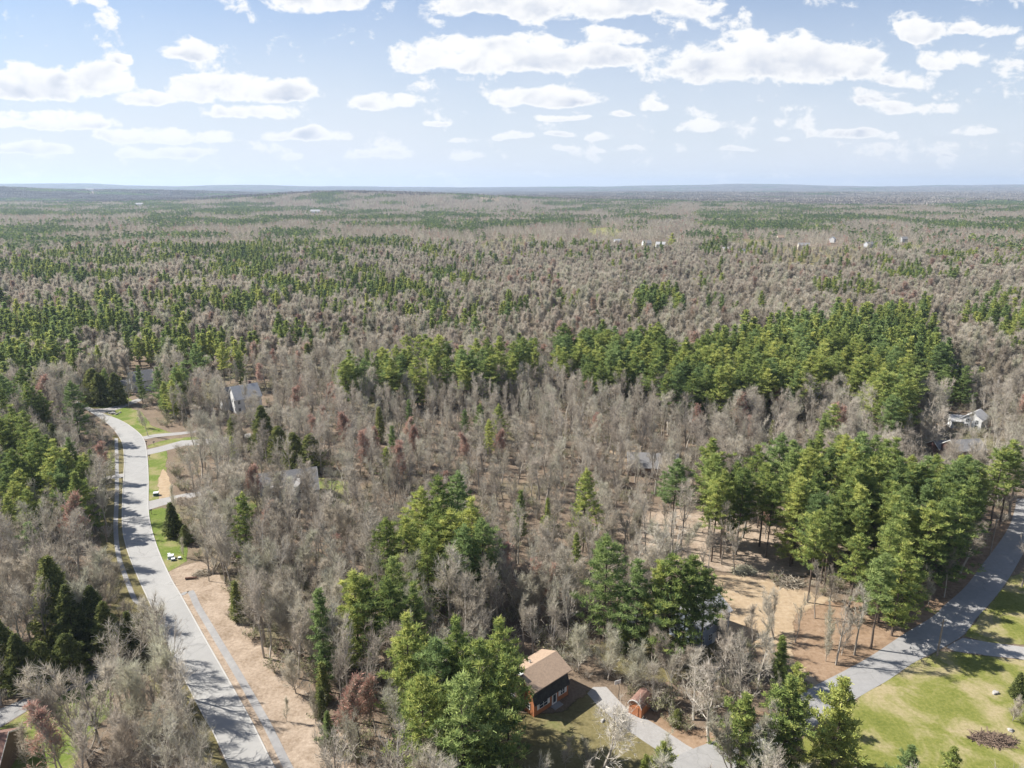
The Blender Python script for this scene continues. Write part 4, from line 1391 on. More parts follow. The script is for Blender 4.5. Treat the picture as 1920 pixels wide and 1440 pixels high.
def sample_trees():
    """every other tree out to 3.6 km: x, y, height, pine?, red?"""
    out_ = []
    for s, y0, y1 in ((5.4, 38, 330), (6.3, 330, 1000), (8.6, 1000, 3700)):
        X, Y = cells(s, y0, y1)
        H_ = 14.0 + 4 * (fbm(X / 60, Y / 60, 2) - .5) * 2 + rng.normal(size=len(X)) * 1.9
        bx, by = proj(X, Y, 0 * X)
        keep = (bx > -260) & (bx < 2180)
        for poly in NOTREE:
            keep &= ~inpoly(bx, by, poly)
        for poly, _ in FIELDS:
            keep &= ~(inpoly(bx, by, poly) & (rng.random(len(X)) < .82))
        for poly in THIN:
            keep &= ~(inpoly(bx, by, poly) & (rng.random(len(X)) < .35))
        X, Y, H_ = X[keep], Y[keep], H_[keep]
        if y0 < 300:
            d2 = np.min((X[:, None] - occ[None, :, 0]) ** 2 + (Y[:, None] - occ[None, :, 1]) ** 2 - occ[None, :, 2] ** 2, 1)
            k2 = d2 > 0
            X, Y, H_ = X[k2], Y[k2], H_[k2]
        cx, cy_ = proj(X, Y, np.full(len(X), 15.) + terrain(X, Y))
        p = conif(cx, cy_)
        g = np.zeros(len(X), bool)
        jx = (fbm(X / 13 + 3, Y / 13, 2) - .5) * 75
        jy = (fbm(X / 13 + 40, Y / 13 + 9, 2) - .5) * 45
        for poly, pr in GROVES:
            ins = inpoly(cx + jx, cy_ + jy, poly)
            pr = pr * (1 - .35 * (fbm(X / 9, Y / 9 + 5, 2) > .56))
            p = np.where(ins, pr, p)
            g |= ins
        # ragged clumps
        sc = 34 if y1 < 1100 else 115
        wn = .62 if y1 < 1100 else .78
        nz = wn * np.clip((fbm(X / sc, Y / sc, 3) - .5) * 2.6 + .5, 0, 1) + (1 - wn) * rng.random(len(X))
        pine = np.where(g, rng.random(len(X)) < p, nz < np.where(Y > 700, .10 + .66 * p, .12 + .78 * p) * (p > .04))
        hp = np.where(g, rng.normal(21, 1.6, len(X)), np.where((cx > 560) & (cx < 1300) & (cy_ > 490), rng.normal(13.5, 2.5, len(X)), rng.normal(16.2, 2.4, len(X))))
        H_ = np.where(pine, hp, H_)
        red = rng.random(len(X)) < .05 * (Y > 150) * (fbm(X / 40 + 9, Y / 40, 2) > .45)
        out_.append(np.stack([X, Y, H_, pine, red, g], 1))
    return np.concatenate(out_)


RT = sample_trees()
dist = np.hypot(RT[:, 0], RT[:, 1])
near = dist < 380
keepn = np.ones(len(RT), bool)
for q in np.where(near)[0]:
    h = near_free(RT[q, 0], RT[q, 1], RT[q, 2], 3.2 if RT[q, 3] else 2.4)
    if h == 0:
        keepn[q] = False
    RT[q, 2] = h
RT = RT[keepn]
dist = np.hypot(RT[:, 0], RT[:, 1])
RT[:, 2] = np.clip(RT[:, 2], 4, 26)

# candidates for single objects: the largest in view
bx, by = proj(RT[:, 0], RT[:, 1], RT[:, 2] * .7)
inview = (bx > 5) & (bx < 1915) & (by < 1435)
for fam_p, cap in ((1, 300), (0, 300)):
    have = sum(1 for t in trees if t['fam'] == ('P' if fam_p else 'B') and t['key'] != 'red')
    idx = np.where((RT[:, 3] == fam_p) & inview & (RT[:, 4] == 0))[0]
    idx = idx[np.argsort(-(RT[idx, 2] / dist[idx]))][:cap - have]
    for q in idx:
        x, y, h, pn, rd, g = RT[q]
        if pn:
            key = 'young' if h < 11 else ('tall' if g and random.random() < .6 else ('slim' if h < 15 else 'full'))
            i = random.randrange(len(PINE[key]))
            trees.append(dict(fam='P', key=key, i=i, x=x, y=y, h=h, w=1.0, label=None))
        else:
            key = 'sapling' if h < 8.5 else random.choice(['forest', 'forest', 'forest', 'spread', 'multi'])
            i = random.randrange(len(BARE[key]))
            trees.append(dict(fam='B', key=key, i=i, x=x, y=y, h=h, w=1.0, label=None))
    RT[idx, 2] = -1
m_ = RT[:, 2] > 0
RT, dist = RT[m_], dist[m_]


# ------------------------------------------------------------------ woods nobody could count: one object per kind
def wood(name, mats, sources, vi, X, Y, Z, rz, sxy, sz, label, cat):
    G = Geo()
    src = []
    for k, (h, T, C) in enumerate(sources):
        m = merge(T, C)
        V, Fq, Mi, Tn = m.arrays()
        G.add(V, Fq, 0, Tn)
        G.M[-1] = Mi
        src.append(np.full(len(V), k + 1))
    V, Fq, Mi, Tn = G.arrays()
    nv = len(V)
    P = np.stack([X, Y, Z], 1)
    me = mesh_np(name, np.concatenate([V, P]), Fq, mats, Mi, np.concatenate([Tn, np.full(len(P), .5)]))

    def attr(nm, typ, vals, prop='value'):
        a = me.attributes.new(nm, typ, 'POINT')
        a.data.foreach_set(prop, vals.ravel())
    attr('src', 'INT', np.concatenate(src + [np.zeros(len(P))]).astype(np.int32))
    attr('vi', 'INT', np.concatenate([np.full(nv, -1), vi]).astype(np.int32))
    attr('rot', 'FLOAT_VECTOR', np.concatenate([np.zeros((nv, 3)), np.stack([0 * rz, 0 * rz, rz], 1)]).astype(np.float32), 'vector')
    attr('scl', 'FLOAT_VECTOR', np.concatenate([np.ones((nv, 3)), np.stack([sxy, sxy, sz], 1)]).astype(np.float32), 'vector')
    o = link(name, me)
    tag(o, label, cat, kind='stuff')
    ng = bpy.data.node_groups.new(name + '_spread', 'GeometryNodeTree')
    ng.interface.new_socket('Geometry', in_out='INPUT', socket_type='NodeSocketGeometry')
    ng.interface.new_socket('Geometry', in_out='OUTPUT', socket_type='NodeSocketGeometry')
    L = ng.links.new
    gi = ng.nodes.new('NodeGroupInput')
    go = ng.nodes.new('NodeGroupOutput')
    jn = ng.nodes.new('GeometryNodeJoinGeometry')

    def named(nm, typ):
        a = ng.nodes.new('GeometryNodeInputNamedAttribute')
        a.data_type = typ
        a.inputs['Name'].default_value = nm
        return a.outputs['Attribute']

    def eq(sock, v):
        c = ng.nodes.new('FunctionNodeCompare')
        c.data_type = 'INT'
        c.operation = 'EQUAL'
        L(sock, c.inputs[2])
        c.inputs[3].default_value = v
        return c.outputs[0]

    def sepg(sel):
        s_ = ng.nodes.new('GeometryNodeSeparateGeometry')
        s_.domain = 'POINT'
        L(gi.outputs[0], s_.inputs[0])
        L(sel, s_.inputs['Selection'])
        return s_.outputs[0]
    sr, vv, ro, sc_ = named('src', 'INT'), named('vi', 'INT'), named('rot', 'FLOAT_VECTOR'), named('scl', 'FLOAT_VECTOR')
    pts = sepg(eq(sr, 0))
    for k in range(len(sources)):
        ip = ng.nodes.new('GeometryNodeInstanceOnPoints')
        L(pts, ip.inputs['Points'])
        L(eq(vv, k), ip.inputs['Selection'])
        L(sepg(eq(sr, k + 1)), ip.inputs['Instance'])
        L(ro, ip.inputs['Rotation'])
        L(sc_, ip.inputs['Scale'])
        L(ip.outputs[0], jn.inputs[0])
    L(jn.outputs[0], go.inputs[0])
    md = o.modifiers.new('spread', 'NODES')
    md.node_group = ng
    return o


def lod(srcs, X, h, which):
    nom = np.array([s[0] for s in srcs], float)[which]
    return h / nom


def far_cells():
    X, Y = cells(62, 3650, 16800, half=.78)
    bx, by = proj(X, Y, 0 * X)
    k = (bx > -60) & (bx < 1980)
    X, Y = X[k], Y[k]
    cx, cy_ = proj(X, Y, terrain(X, Y) + 15)
    p = conif(cx, np.maximum(cy_, 353))
    nz = .84 * np.clip((fbm(X / 650, Y / 520, 3) - .5) * 2.6 + .5, 0, 1) + .16 * rng.random(len(X))
    pine = nz < (.10 + .62 * p)
    k = ~(inpoly(*proj(X, Y, 0 * X), [(888, 377), (910, 374), (936, 378), (936, 388), (900, 388)]) | inpoly(*proj(X, Y, 0 * X), [(1407, 374), (1417, 374), (1417, 383), (1407, 383)]) | inpoly(*proj(X, Y, 0 * X), [(156, 369), (188, 369), (188, 377), (156, 377)]))
    return X[k], Y[k], pine[k]


FX, FY, FP = far_cells()


def build_wood(pine):
    sel = RT[:, 3] == (1 if pine else 0)
    A, d = RT[sel], dist[sel]
    if pine:
        n_near = [PINE[k][i] for k, i in PKEYS]
        near_i = {k: [q for q, kk in enumerate(PKEYS) if kk[0] == k] for k in PINE}
        S = n_near + P2 + P3 + P4
        n2, n3, n4 = len(n_near), len(n_near) + len(P2), len(n_near) + len(P2) + len(P3)
    else:
        keys = [('forest', i) for i in range(5)] + [('spread', i) for i in range(3)] + [('sapling', 0), ('sapling', 1), ('red', 0), ('red', 1)]
        n_near = [BARE[k][i] for k, i in keys]
        S = n_near + B2 + B3 + B4
        n2, n3, n4 = len(n_near), len(n_near) + len(B2), len(n_near) + len(B2) + len(B3)
    vi = np.zeros(len(A), int)
    r = rng.random(len(A))
    for q in range(len(A)):
        h, g, red = A[q, 2], A[q, 5], A[q, 4]
        if d[q] < 340:
            if pine:
                c = near_i['young'] if h < 11 else (near_i['tall'] if g and r[q] < .6 else (near_i['slim'] if h < 15 else near_i['full']))
                vi[q] = c[int(rng.random() * len(c))]
            else:
                vi[q] = 10 + int(rng.random() * 2) if red else (8 + int(rng.random() * 2) if h < 8.5 else int(rng.random() * 8))
        elif d[q] < 1050:
            vi[q] = n2 + ((3 if h < 14.5 else int(rng.random() * 3)) if pine else (3 if red else int(rng.random() * 3)))
        else:
            vi[q] = n3 + (int(rng.random() * 3) if pine else (2 if red else int(rng.random() * 2)))
    s = lod(S, A, A[:, 2], vi)
    fsel = FP if pine else ~FP
    X = np.r_[A[:, 0], FX[fsel]]
    Y = np.r_[A[:, 1], FY[fsel]]
    nf = fsel.sum()
    vi = np.r_[vi, n4 + (rng.random(nf) * 2).astype(int)]
    sxy = np.r_[s * rng.uniform(.85, 1.15, len(s)), rng.uniform(.85, 1.2, nf)]
    # broad crowns where trees were shortened
    sz = np.r_[s, rng.uniform(.85, 1.15, nf)]
    rz = rng.uniform(0, 6.28, len(X))
    if pine:
        wood('pine_wood', PINE2, S, vi, X, Y, terrain(X, Y), rz, sxy, sz, 'green pine woods spreading behind the single pines to the horizon', 'pine wood')
    else:
        wood('bare_wood', WOOD3, S, vi, X, Y, terrain(X, Y), rz, sxy, sz, 'grey-brown leafless woods covering the land to the horizon', 'bare wood')
    print('wood', pine, len(X))


build_wood(True)
build_wood(False)

# undergrowth beneath the near trees
SH = [shrub_geo(s, 2.8, 2.0) for s in (1, 2)] + [shrub_geo(3, 2.2, 1.8, 260, 0), shrub_geo(4, 1.6, 1.5, 200, 420)]


def undergrowth():
    X, Y = cells(3.6, 60, 330, half=.76, pad=20)
    bx, by = proj(X, Y, 0 * X)
    keep = (bx > -60) & (bx < 1980) & ((fbm(X / 14, Y / 14, 2) > .30) | ((bx > 430) & (bx < 700) & (by > 1060)))
    for poly in NOTREE + THIN[:1] + THIN[2:]:
        keep &= ~inpoly(bx, by, poly)
    X, Y, bx, by = X[keep], Y[keep], bx[keep], by[keep]
    green = (bx > 430) & (bx < 700) & (by > 1080)
    vi = np.where(green, np.where(rng.random(len(X)) < .8, (rng.random(len(X)) * 2).astype(int), 3), np.where(rng.random(len(X)) < .62, 2, (rng.random(len(X)) * 2).astype(int)))
    s = rng.uniform(.6, 1.5, len(X))
    srcs = []
    for g in SH:
        T = Geo()
        V, Fq, Mi, Tn = g.arrays()
        T.add(V[:4], Fq[:1], 0, Tn[:4])
        C = Geo()
        C.add(V, Fq, 0, Tn)
        C.M[-1] = Mi
        srcs.append((1, T, C))
    wood('undergrowth', [M['limb'], M['twig'], M['shrub']], srcs, vi, X, Y, 0 * X, rng.uniform(0, 6.28, len(X)), s, s, 'tangled brown and olive undergrowth on the forest floor', 'undergrowth')
    print('undergrowth', len(X))


undergrowth()

# ------------------------------------------------------------------ labels for the single trees
MARKS = [('the bend of the left road', 200, 785), ('the grey gabled house', 468, 765), ('the white house at the upper left', 268, 730), ('the big grey roof', 545, 925),
         ('the conical spruce', 318, 1010), ('the sidewalk by the left road', 440, 1250), ('the brown-roofed house', 1020, 1330), ('the grey-blue house', 1310, 1195),
         ('the small orange shed', 1200, 1335), ('the dark mid-picture pine clump', 840, 1090), ('the lone dark narrow pine', 1100, 985), ('the long low grey house', 1215, 895),
         ('the sandy clearing', 1460, 1180), ('the dark red house', 1795, 855), ('the white house at the right', 1820, 795), ('the cream houses', 1860, 650),
         ('the utility pole on the right road', 1757, 1228), ('the left driveway at the bottom', 100, 1300), ('the golden cone-shaped cedar', 1450, 820), ('the trio of pines', 918, 835),
         ('the huge golden cedar', 88, 1180), ('the red-budded maple', 680, 1390), ('the tight row of dark evergreens', 560, 870), ('the top of the right road', 1905, 1000),
         ('the yellow-green pine', 663, 1190), ('the distant clump of pines', 1228, 600)]
MK = [(n, *gp(a, b)) for n, a, b in MARKS]
NTH = ['first', 'second', 'third', 'fourth', 'fifth', 'sixth', 'seventh', 'eighth', 'ninth', 'tenth', 'eleventh', 'twelfth']
ORD = ['nearest', 'second nearest', 'third nearest', 'fourth nearest', 'fifth nearest', 'sixth nearest', 'seventh nearest', 'eighth nearest']


def auto_labels(lst, noun):
    bins = {}
    for t in lst:
        j = min(range(len(MK)), key=lambda k: (MK[k][1] - t['x']) ** 2 + (MK[k][2] - t['y']) ** 2)
        dx, dy = t['x'] - MK[j][1], t['y'] - MK[j][2]
        sec = ('right of' if dx > 0 else 'left of') if abs(dx) > abs(dy) else ('behind' if dy > 0 else 'in front of')
        bins.setdefault((j, sec), []).append((math.hypot(dx, dy), t))
    for (j, sec), v in bins.items():
        v.sort(key=lambda q: q[0])
        for n, (dd, t) in enumerate(v):
            if n < len(ORD):
                t['label'] = f'{noun} {ORD[n]} {sec} {MK[j][0]}'
                t['group'] = f'{noun}s {sec} {MK[j][0]}'
        rest = sorted([t for _, t in v[len(ORD):]], key=lambda t: t['y'])
        for r_ in range(0, len(rest), 7):
            row = sorted(rest[r_:r_ + 7], key=lambda t: t['x'] / t['y'])
            for k, t in enumerate(row):
                t['label'] = f'{noun} {NTH[k]} from left, {NTH[r_ // 7]} row {sec} {MK[j][0]}'
                t['group'] = f'{noun}s farther {sec} {MK[j][0]}'



auto_labels([t for t in trees if t['label'] is None and t['fam'] == 'P'], 'pine')
auto_labels([t for t in trees if t['label'] is None and t['fam'] == 'B'], 'bare tree')
NAMES = {'P': ('pine_tree', 'pine tree'), 'C': ('cedar_tree', 'evergreen tree'), 'B': ('bare_tree', 'bare tree')}
GRP = {'P': 'pine trees', 'C': 'cedars, hemlocks and spruces', 'B': 'leafless trees'}
for t in trees:
    h0, mt, mc = meshes(t['fam'], t['key'], t['i'])
    nm, cat = NAMES[t['fam']]
    if t['key'] == 'spruce':
        nm, cat = 'spruce_tree', 'spruce'
    if t['key'] == 'red':
        nm, cat = 'red_maple_tree', 'maple'
    s = t['h'] / h0
    w = s * random.uniform(.92, 1.12) * t['w']
    e = bpy.data.objects.new(nm, None)
    COL.objects.link(e)
    e.empty_display_size = .5
    e.location = (t['x'], t['y'], float(terrain(t['x'], t['y'])))
    e.rotation_euler = (0, 0, random.uniform(0, 6.28))
    e.scale = (w, w, s)
    tag(e, t['label'], cat, t.get('group') or GRP[t['fam']])
    link('trunk', mt, e)
    link('crown', mc, e)
print('single trees', len(trees))

# ------------------------------------------------------------------ buildings
def box(G, x0, x1, y0, y1, z0, z1, mi=0):
    V = [(x0, y0, z0), (x1, y0, z0), (x1, y1, z0), (x0, y1, z0), (x0, y0, z1), (x1, y0, z1), (x1, y1, z1), (x0, y1, z1)]
    G.add(V, [(0, 3, 2, 1), (4, 5, 6, 7), (0, 1, 5, 4), (1, 2, 6, 5), (2, 3, 7, 6), (3, 0, 4, 7)], mi)


def siding(name, col, lines=6.0, vert=False, var=.12):
    m_ = bpy.data.materials.new(name)
    m_.use_nodes = True
    t = NT(m_.node_tree)
    tc_ = t.n('ShaderNodeTexCoord')
    sp = t.n('ShaderNodeSeparateXYZ', i_0=tc_.outputs['Object'])
    c = t.m('ADD', sp.outputs[0], sp.outputs[1]) if vert else sp.outputs[2]
    fr = t.m('FRACT', t.m('MULTIPLY', c, lines))
    groove = t.mapr(fr, 0.0, .12)
    nz = t.noise(tc_.outputs['Object'], 1.3, 5, .65)
    base = t.mix(t.mapr(nz, .3, .7), (*[x * (1 - var) for x in col], 1), (*[min(1, x * (1 + var)) for x in col], 1))
    cc = t.mix(groove, (*[x * .55 for x in col], 1), base)
    b = t.n('ShaderNodeBsdfPrincipled', i_Roughness=.75)
    b.inputs['Specular IOR Level'].default_value = .25
    t.put(b.inputs['Base Color'], cc)
    o = t.n('ShaderNodeOutputMaterial')
    t.put(o.inputs[0], b.outputs[0])
    return m_


M['orange'] = siding('red_orange_siding', (.37, .15, .07), 3.0, True)
M['white'] = siding('white_siding', (.60, .60, .595), 6)
M['cream'] = siding('cream_siding', (.62, .56, .47), 6)
M['greywall'] = siding('grey_siding', (.36, .37, .39), 6)
M['bluewall'] = siding('blue_grey_siding', (.21, .24, .29), 5)
M['darkred'] = siding('dark_red_siding', (.095, .05, .045), 5)
M['brownwall'] = siding('brown_siding', (.17, .12, .10), 5)
M['trim'] = mat_basic('white_trim', (.62, .62, .60), .6)
M['glass'] = mat_basic('window_glass', (.035, .045, .055), .12, spec=.8)
M['tan_roof'] = mat_basic('tan_brown_shingles', (.34, .25, .18), .9, .0, 3.0, (.26, .19, .14), .2)
M['shaded_roof'] = mat_basic('shade_dark_shingles', (.035, .035, .035), .9, 0, 2.0, (.06, .06, .055), .2)  # near-black colour holds the shade on the steep lower slopes
M['grey_roof'] = mat_basic('grey_shingles', (.23, .225, .22), .9, 0, 2.5, (.17, .165, .165), .2)
M['light_roof'] = mat_basic('light_grey_shingles', (.44, .435, .43), .9, 0, 2.5, (.36, .355, .35), .2)
M['rust'] = mat_basic('rusty_brown_shingles', (.22, .13, .10), .9, 0, 2.0, (.15, .09, .075), .2)
M['brick'] = mat_basic('dark_brick', (.16, .10, .09), .9, 0, 9.0, (.10, .065, .06), .2)
M['metal'] = mat_basic('pale_metal', (.60, .62, .62), .4, spec=.5)
M['greenbox'] = mat_basic('green_painted_steel', (.075, .13, .10), .5, 0, 3, (.06, .10, .08))
M['paleblue'] = mat_basic('pale_painted_steel', (.42, .52, .50), .5, 0, 3, (.34, .43, .41))
M['blackm'] = mat_basic('black_metal', (.03, .03, .035), .5)
M['pole'] = mat_basic('weathered_pole', (.30, .25, .21), .9, .3, 2)
M['rock'] = mat_basic('pale_boulder', (.36, .34, .32), .9, .0, 1.5, (.22, .21, .19), .4)
M['brush'] = mat_basic('brown_brush', (.20, .145, .11), .95, .4, 3)
M['log'] = mat_basic('rotting_log', (.20, .12, .09), .95, .4, 3)


def win(G, kind, a, b, z0, z1, plane, at_, mullion=1):
    """window on a wall plane: frame, mullions (slot 0) ; plane 'y-' 'y+' 'x-' 'x+'"""
    s = {'y-': -1, 'x-': -1, 'y+': 1, 'x+': 1}[plane]
    t = .07

    def bx(u0, u1, w0, w1, d0, d1):
        lo, hi = sorted((at_ + s * d0, at_ + s * d1))
        if plane[0] == 'y':
            box(G, u0, u1, lo, hi, w0, w1)
        else:
            box(G, lo, hi, u0, u1, w0, w1)
    if kind == 'pane':
        bx(a + t, b - t, z0 + t, z1 - t, .004, .03)
        return
    bx(a, b, z1 - t, z1, .004, .07)
    bx(a, b, z0, z0 + t, .004, .07)
    bx(a, a + t, z0 + t, z1 - t, .004, .07)
    bx(b - t, b, z0 + t, z1 - t, .004, .07)
    bx(a + t, b - t, (z0 + z1) / 2 - .03, (z0 + z1) / 2 + .03, .032, .065)
    for k in range(1, mullion + 1):
        m = a + (b - a) * k / (mullion + 1)
        bx(m - .04, m + .04, z0 + t, z1 - t, .034, .068)


def window(root, a, b, z0, z1, plane, at_, mullion=1, shutters=None):
    G = Geo()
    win(G, 'frame', a, b, z0, z1, plane, at_, mullion)
    f = link('window', G.mesh('window', [M['trim']]), root)
    G = Geo()
    win(G, 'pane', a, b, z0, z1, plane, at_)
    link('pane', G.mesh('pane', [M['glass']]), f)
    if shutters:
        for sg in (0, 1):
            G = Geo()
            u0, u1 = (a - .5, a - .06) if sg == 0 else (b + .06, b + .5)
            s = -1 if plane[1] == '-' else 1
            lo, hi = sorted((at_ + s * .004, at_ + s * .05))
            if plane[0] == 'y':
                box(G, u0, u1, lo, hi, z0, z1)
            else:
                box(G, lo, hi, u0, u1, z0, z1)
            link('shutter', G.mesh('shutter', [M['trim']]), root)


def slab(G, prof, x0, x1, th=.18, mi=0):
    """roof plane strip: prof list of (y, z) ; thickness downwards"""
    V, Fq = [], []
    n = len(prof)
    for x in (x0, x1):
        for (y, z) in prof:
            V.append((x, y, z))
        for (y, z) in prof:
            V.append((x, y, z - th))
    for i in range(n - 1):
        a, b = i, i + 1
        Fq += [(a, b, b + 2 * n, a + 2 * n)][::1]
        Fq += [(a + n, a + 3 * n, b + 3 * n, b + n)]
        Fq += [(a, a + n, b + n, b), (a + 2 * n, b + 2 * n, b + 3 * n, a + 3 * n)]
    Fq += [(0, 2 * n, 3 * n, n), (n - 1, 2 * n - 1, 4 * n - 1, 3 * n - 1)]
    G.add(V, Fq, mi)


def house(name, label, cat, loc, rz, L, Wd, wh, rise, wall, roof, wins=(), door=None, chimney=None, ohang=.4, gwall=None, scale=1.0, z0=0.0, group=None):
    """gabled building, ridge along local x; front is the -y side"""
    root = bpy.data.objects.new(name, None)
    COL.objects.link(root)
    root.location = (loc[0], loc[1], float(terrain(*loc)) + z0)
    root.rotation_euler = (0, 0, rz)
    root.scale = (scale,) * 3
    tag(root, label, cat, group)
    hl, hw = L / 2, Wd / 2
    G = Geo()
    V = [(-hl, -hw, -.3), (hl, -hw, -.3), (hl, hw, -.3), (-hl, hw, -.3), (-hl, -hw, wh), (hl, -hw, wh), (hl, hw, wh), (-hl, hw, wh), (-hl, 0, wh + rise - .02), (hl, 0, wh + rise - .02)]
    G.add(V, [(0, 1, 5, 4), (2, 3, 7, 6), (3, 0, 4, 7), (1, 2, 6, 5), (4, 8, 8, 7), (5, 6, 9, 9)][:4], 0)
    me = bpy.data.meshes.new('wall')
    me.from_pydata(V, [], [(0, 1, 5, 4), (2, 3, 7, 6), (3, 0, 4, 8, 7), (1, 2, 6, 9, 5)])
    me.materials.append(wall)
    me.update()
    link('wall', me, root)
    sl = rise / hw
    G = Geo()
    e = ohang
    slab(G, [(-hw - e, wh - e * sl + .16), (0, wh + rise + .16), (hw + e, wh - e * sl + .16)], -hl - e * .7, hl + e * .7, .14)
    rf = link('roof', G.mesh('roof', [roof]), root)
    G = Geo()
    for sx in (-1, 1):
        x = sx * (hl + e * .7 + .02)
        slab(G, [(-hw - e, wh - e * sl + .17), (0, wh + rise + .17), (hw + e, wh - e * sl + .17)], x - .02, x + .02, .24)
    link('fascia', G.mesh('fascia', [M['trim']]), rf)
    if chimney:
        cx_, cy2, cw, ch, cb_ = chimney
        G = Geo()
        box(G, cx_ - cw / 2, cx_ + cw / 2, cy2 - cw / 2, cy2 + cw / 2, cb_, ch)
        link('chimney', G.mesh('chimney', [M['brick']]), rf)
    for w_ in wins:
        window(root, *w_)
    if door:
        a, b, zt, plane, at_ = door
        G = Geo()
        s = -1 if plane[1] == '-' else 1
        lo, hi = sorted((at_ + s * .004, at_ + s * .08))
        if plane[0] == 'y':
            box(G, a, b, lo, hi, 0, zt)
        else:
            box(G, lo, hi, a, b, 0, zt)
        link('door', G.mesh('door', [M['trim']]), root)
    return root


def rowwins(L, Wd, zs, n, plane='y-', w=1.0, h=1.4):
    o = []
    ln = L if plane[0] == 'y' else Wd
    at_ = {'y-': -Wd / 2, 'y+': Wd / 2, 'x-': -L / 2, 'x+': L / 2}[plane]
    for z in zs:
        for k in range(n):
            c = -ln / 2 + ln * (k + .5) / n
            o.append((c - w / 2, c + w / 2, z, z + h, plane, at_))
    return o


# the brown-roofed house with orange siding: first floor walls, steep lower slopes with shade painted in, shallow tan upper slopes
def red_house():
    A = np.array(gp(1001, 1345))          # front left corner
    ang = R(42)
    ux, uy = np.array([math.cos(ang), math.sin(ang)]), np.array([-math.sin(ang), math.cos(ang)])
    L, Wd = 8.2, 7.0
    c = A + ux * L / 2 + uy * Wd / 2
    root = bpy.data.objects.new('gambrel_house', None)
    COL.objects.link(root)
    root.location = (c[0], c[1], 0)
    root.rotation_euler = (0, 0, ang)
    tag(root, 'orange wooden house with brown shingle roof and dark steep lower slope behind the pine clump', 'house')
    hl, hw = L / 2, Wd / 2
    pf = [(-hw, -.3), (-hw, 2.6), (-hw + .9, 5.2), (0, 6.5), (hw - .9, 5.2), (hw, 2.6), (hw, -.3)]
    V = [(-hl, y, z) for y, z in pf] + [(hl, y, z) for y, z in pf]
    me = bpy.data.meshes.new('wall')
    me.from_pydata(V, [], [(0, 6, 5, 4, 3, 2, 1), (7, 8, 9, 10, 11, 12, 13), (0, 1, 8, 7), (5, 6, 13, 12)])
    me.materials.append(M['orange'])
    me.update()
    link('wall', me, root)
    G = Geo()
    slab(G, [(-hw - .25, 2.35), (-hw + .82, 5.28)], -hl - .15, hl + .15, .14)
    slab(G, [(hw - .82, 5.28), (hw + .25, 2.35)], -hl - .15, hl + .15, .14)
    link('lower_roof', G.mesh('lower_roof', [M['shaded_roof']]), root)
    G = Geo()
    slab(G, [(-hw - .35, 5.05), (0, 6.72), (hw + .1, 5.15)], -hl - .5, hl + .5, .16)
    rf = link('roof', G.mesh('roof', [M['tan_roof']]), root)
    G = Geo()
    G.tubes([[-.6, 1.2, 6.1], [-.6, 1.2, 6.6]], [[-.6, 1.2, 6.6], [-.6, 1.2, 6.72]], [.16, .24], [.16, .2], 10, 0)
    link('roof_vent', G.mesh('roof_vent', [M['trim']]), rf)
    G = Geo()
    box(G, -hl - .75, -hl - .003, -.9, .3, -.2, 7.0)
    link('chimney', G.mesh('chimney', [M['brick']]), rf)
    G = Geo()
    box(G, -hl - .8, -hl + .02, -.95, .35, 7.0, 7.12)
    link('chimney_cap', G.mesh('chimney_cap', [M['trim']]), rf)
    window(root, -hl + 1.2, -hl + 3.2, .95, 2.2, 'y-', -hw, 1, True)
    window(root, hl - 1.9, hl - .9, .95, 2.2, 'y-', -hw, 1, True)
    window(root, -2.6, -1.5, .9, 2.1, 'x-', -hl, 0)
    window(root, 1.1, 2.1, .9, 2.1, 'x-', -hl, 0)
    G = Geo()
    box(G, .1, 1.25, -hw - .09, -hw - .004, .1, 2.25)
    d = link('door', G.mesh('door', [M['trim']]), root)
    G = Geo()
    box(G, .35, 1.0, -hw - .11, -hw - .093, .45, 1.95)
    link('pane', G.mesh('pane', [M['glass']]), d)
    G = Geo()
    box(G, -.3, 1.7, -hw - 1.2, -hw - .1, -.1, .12)
    link('step', G.mesh('step', [M['concrete']]), root)


red_house()


def shed():
    x, y = gp(1199, 1331)
    root = bpy.data.objects.new('garden_shed', None)
    COL.objects.link(root)
    root.location = (x, y, 0)
    root.rotation_euler = (0, 0, R(52))
    tag(root, 'small orange plank shed with rounded rusty roof beside the gravel drive', 'shed')
    hl, hw = 1.7, 1.2
    pf = [(-hw, 0), (-hw, 1.9), (-hw * .75, 2.55), (-hw * .35, 2.95), (0, 3.05), (hw * .35, 2.95), (hw * .75, 2.55), (hw, 1.9), (hw, 0)]
    n = len(pf)
    V = [(-hl, a, b) for a, b in pf] + [(hl, a, b) for a, b in pf]
    me = bpy.data.meshes.new('wall')
    me.from_pydata(V, [], [tuple(range(n - 1, -1, -1)), tuple(range(n, 2 * n)), (0, 1, n + 1, n), (n - 2, n - 1, 2 * n - 1, 2 * n - 2)])
    me.materials.append(M['orange'])
    me.update()
    link('wall', me, root)
    G = Geo()
    slab(G, [(a * 1.06 + (-.05 if a < 0 else .05) * (a != 0), b + .08) for a, b in pf[1:-1]], -hl - .2, hl + .2, .08)
    rf = link('roof', G.mesh('roof', [M['rust']]), root)
    G = Geo()
    slab(G, [(a * 1.06 + (-.05 if a < 0 else .05) * (a != 0), b + .09) for a, b in pf[1:-1]], -hl - .26, -hl - .202, .16)
    link('fascia', G.mesh('fascia', [M['trim']]), rf)
    G = Geo()
    box(G, -hl - .06, -hl - .004, -.65, .65, .08, 1.85)
    link('door', G.mesh('door', [M['orange']]), root)


shed()
W2 = [1.0, 3.9]
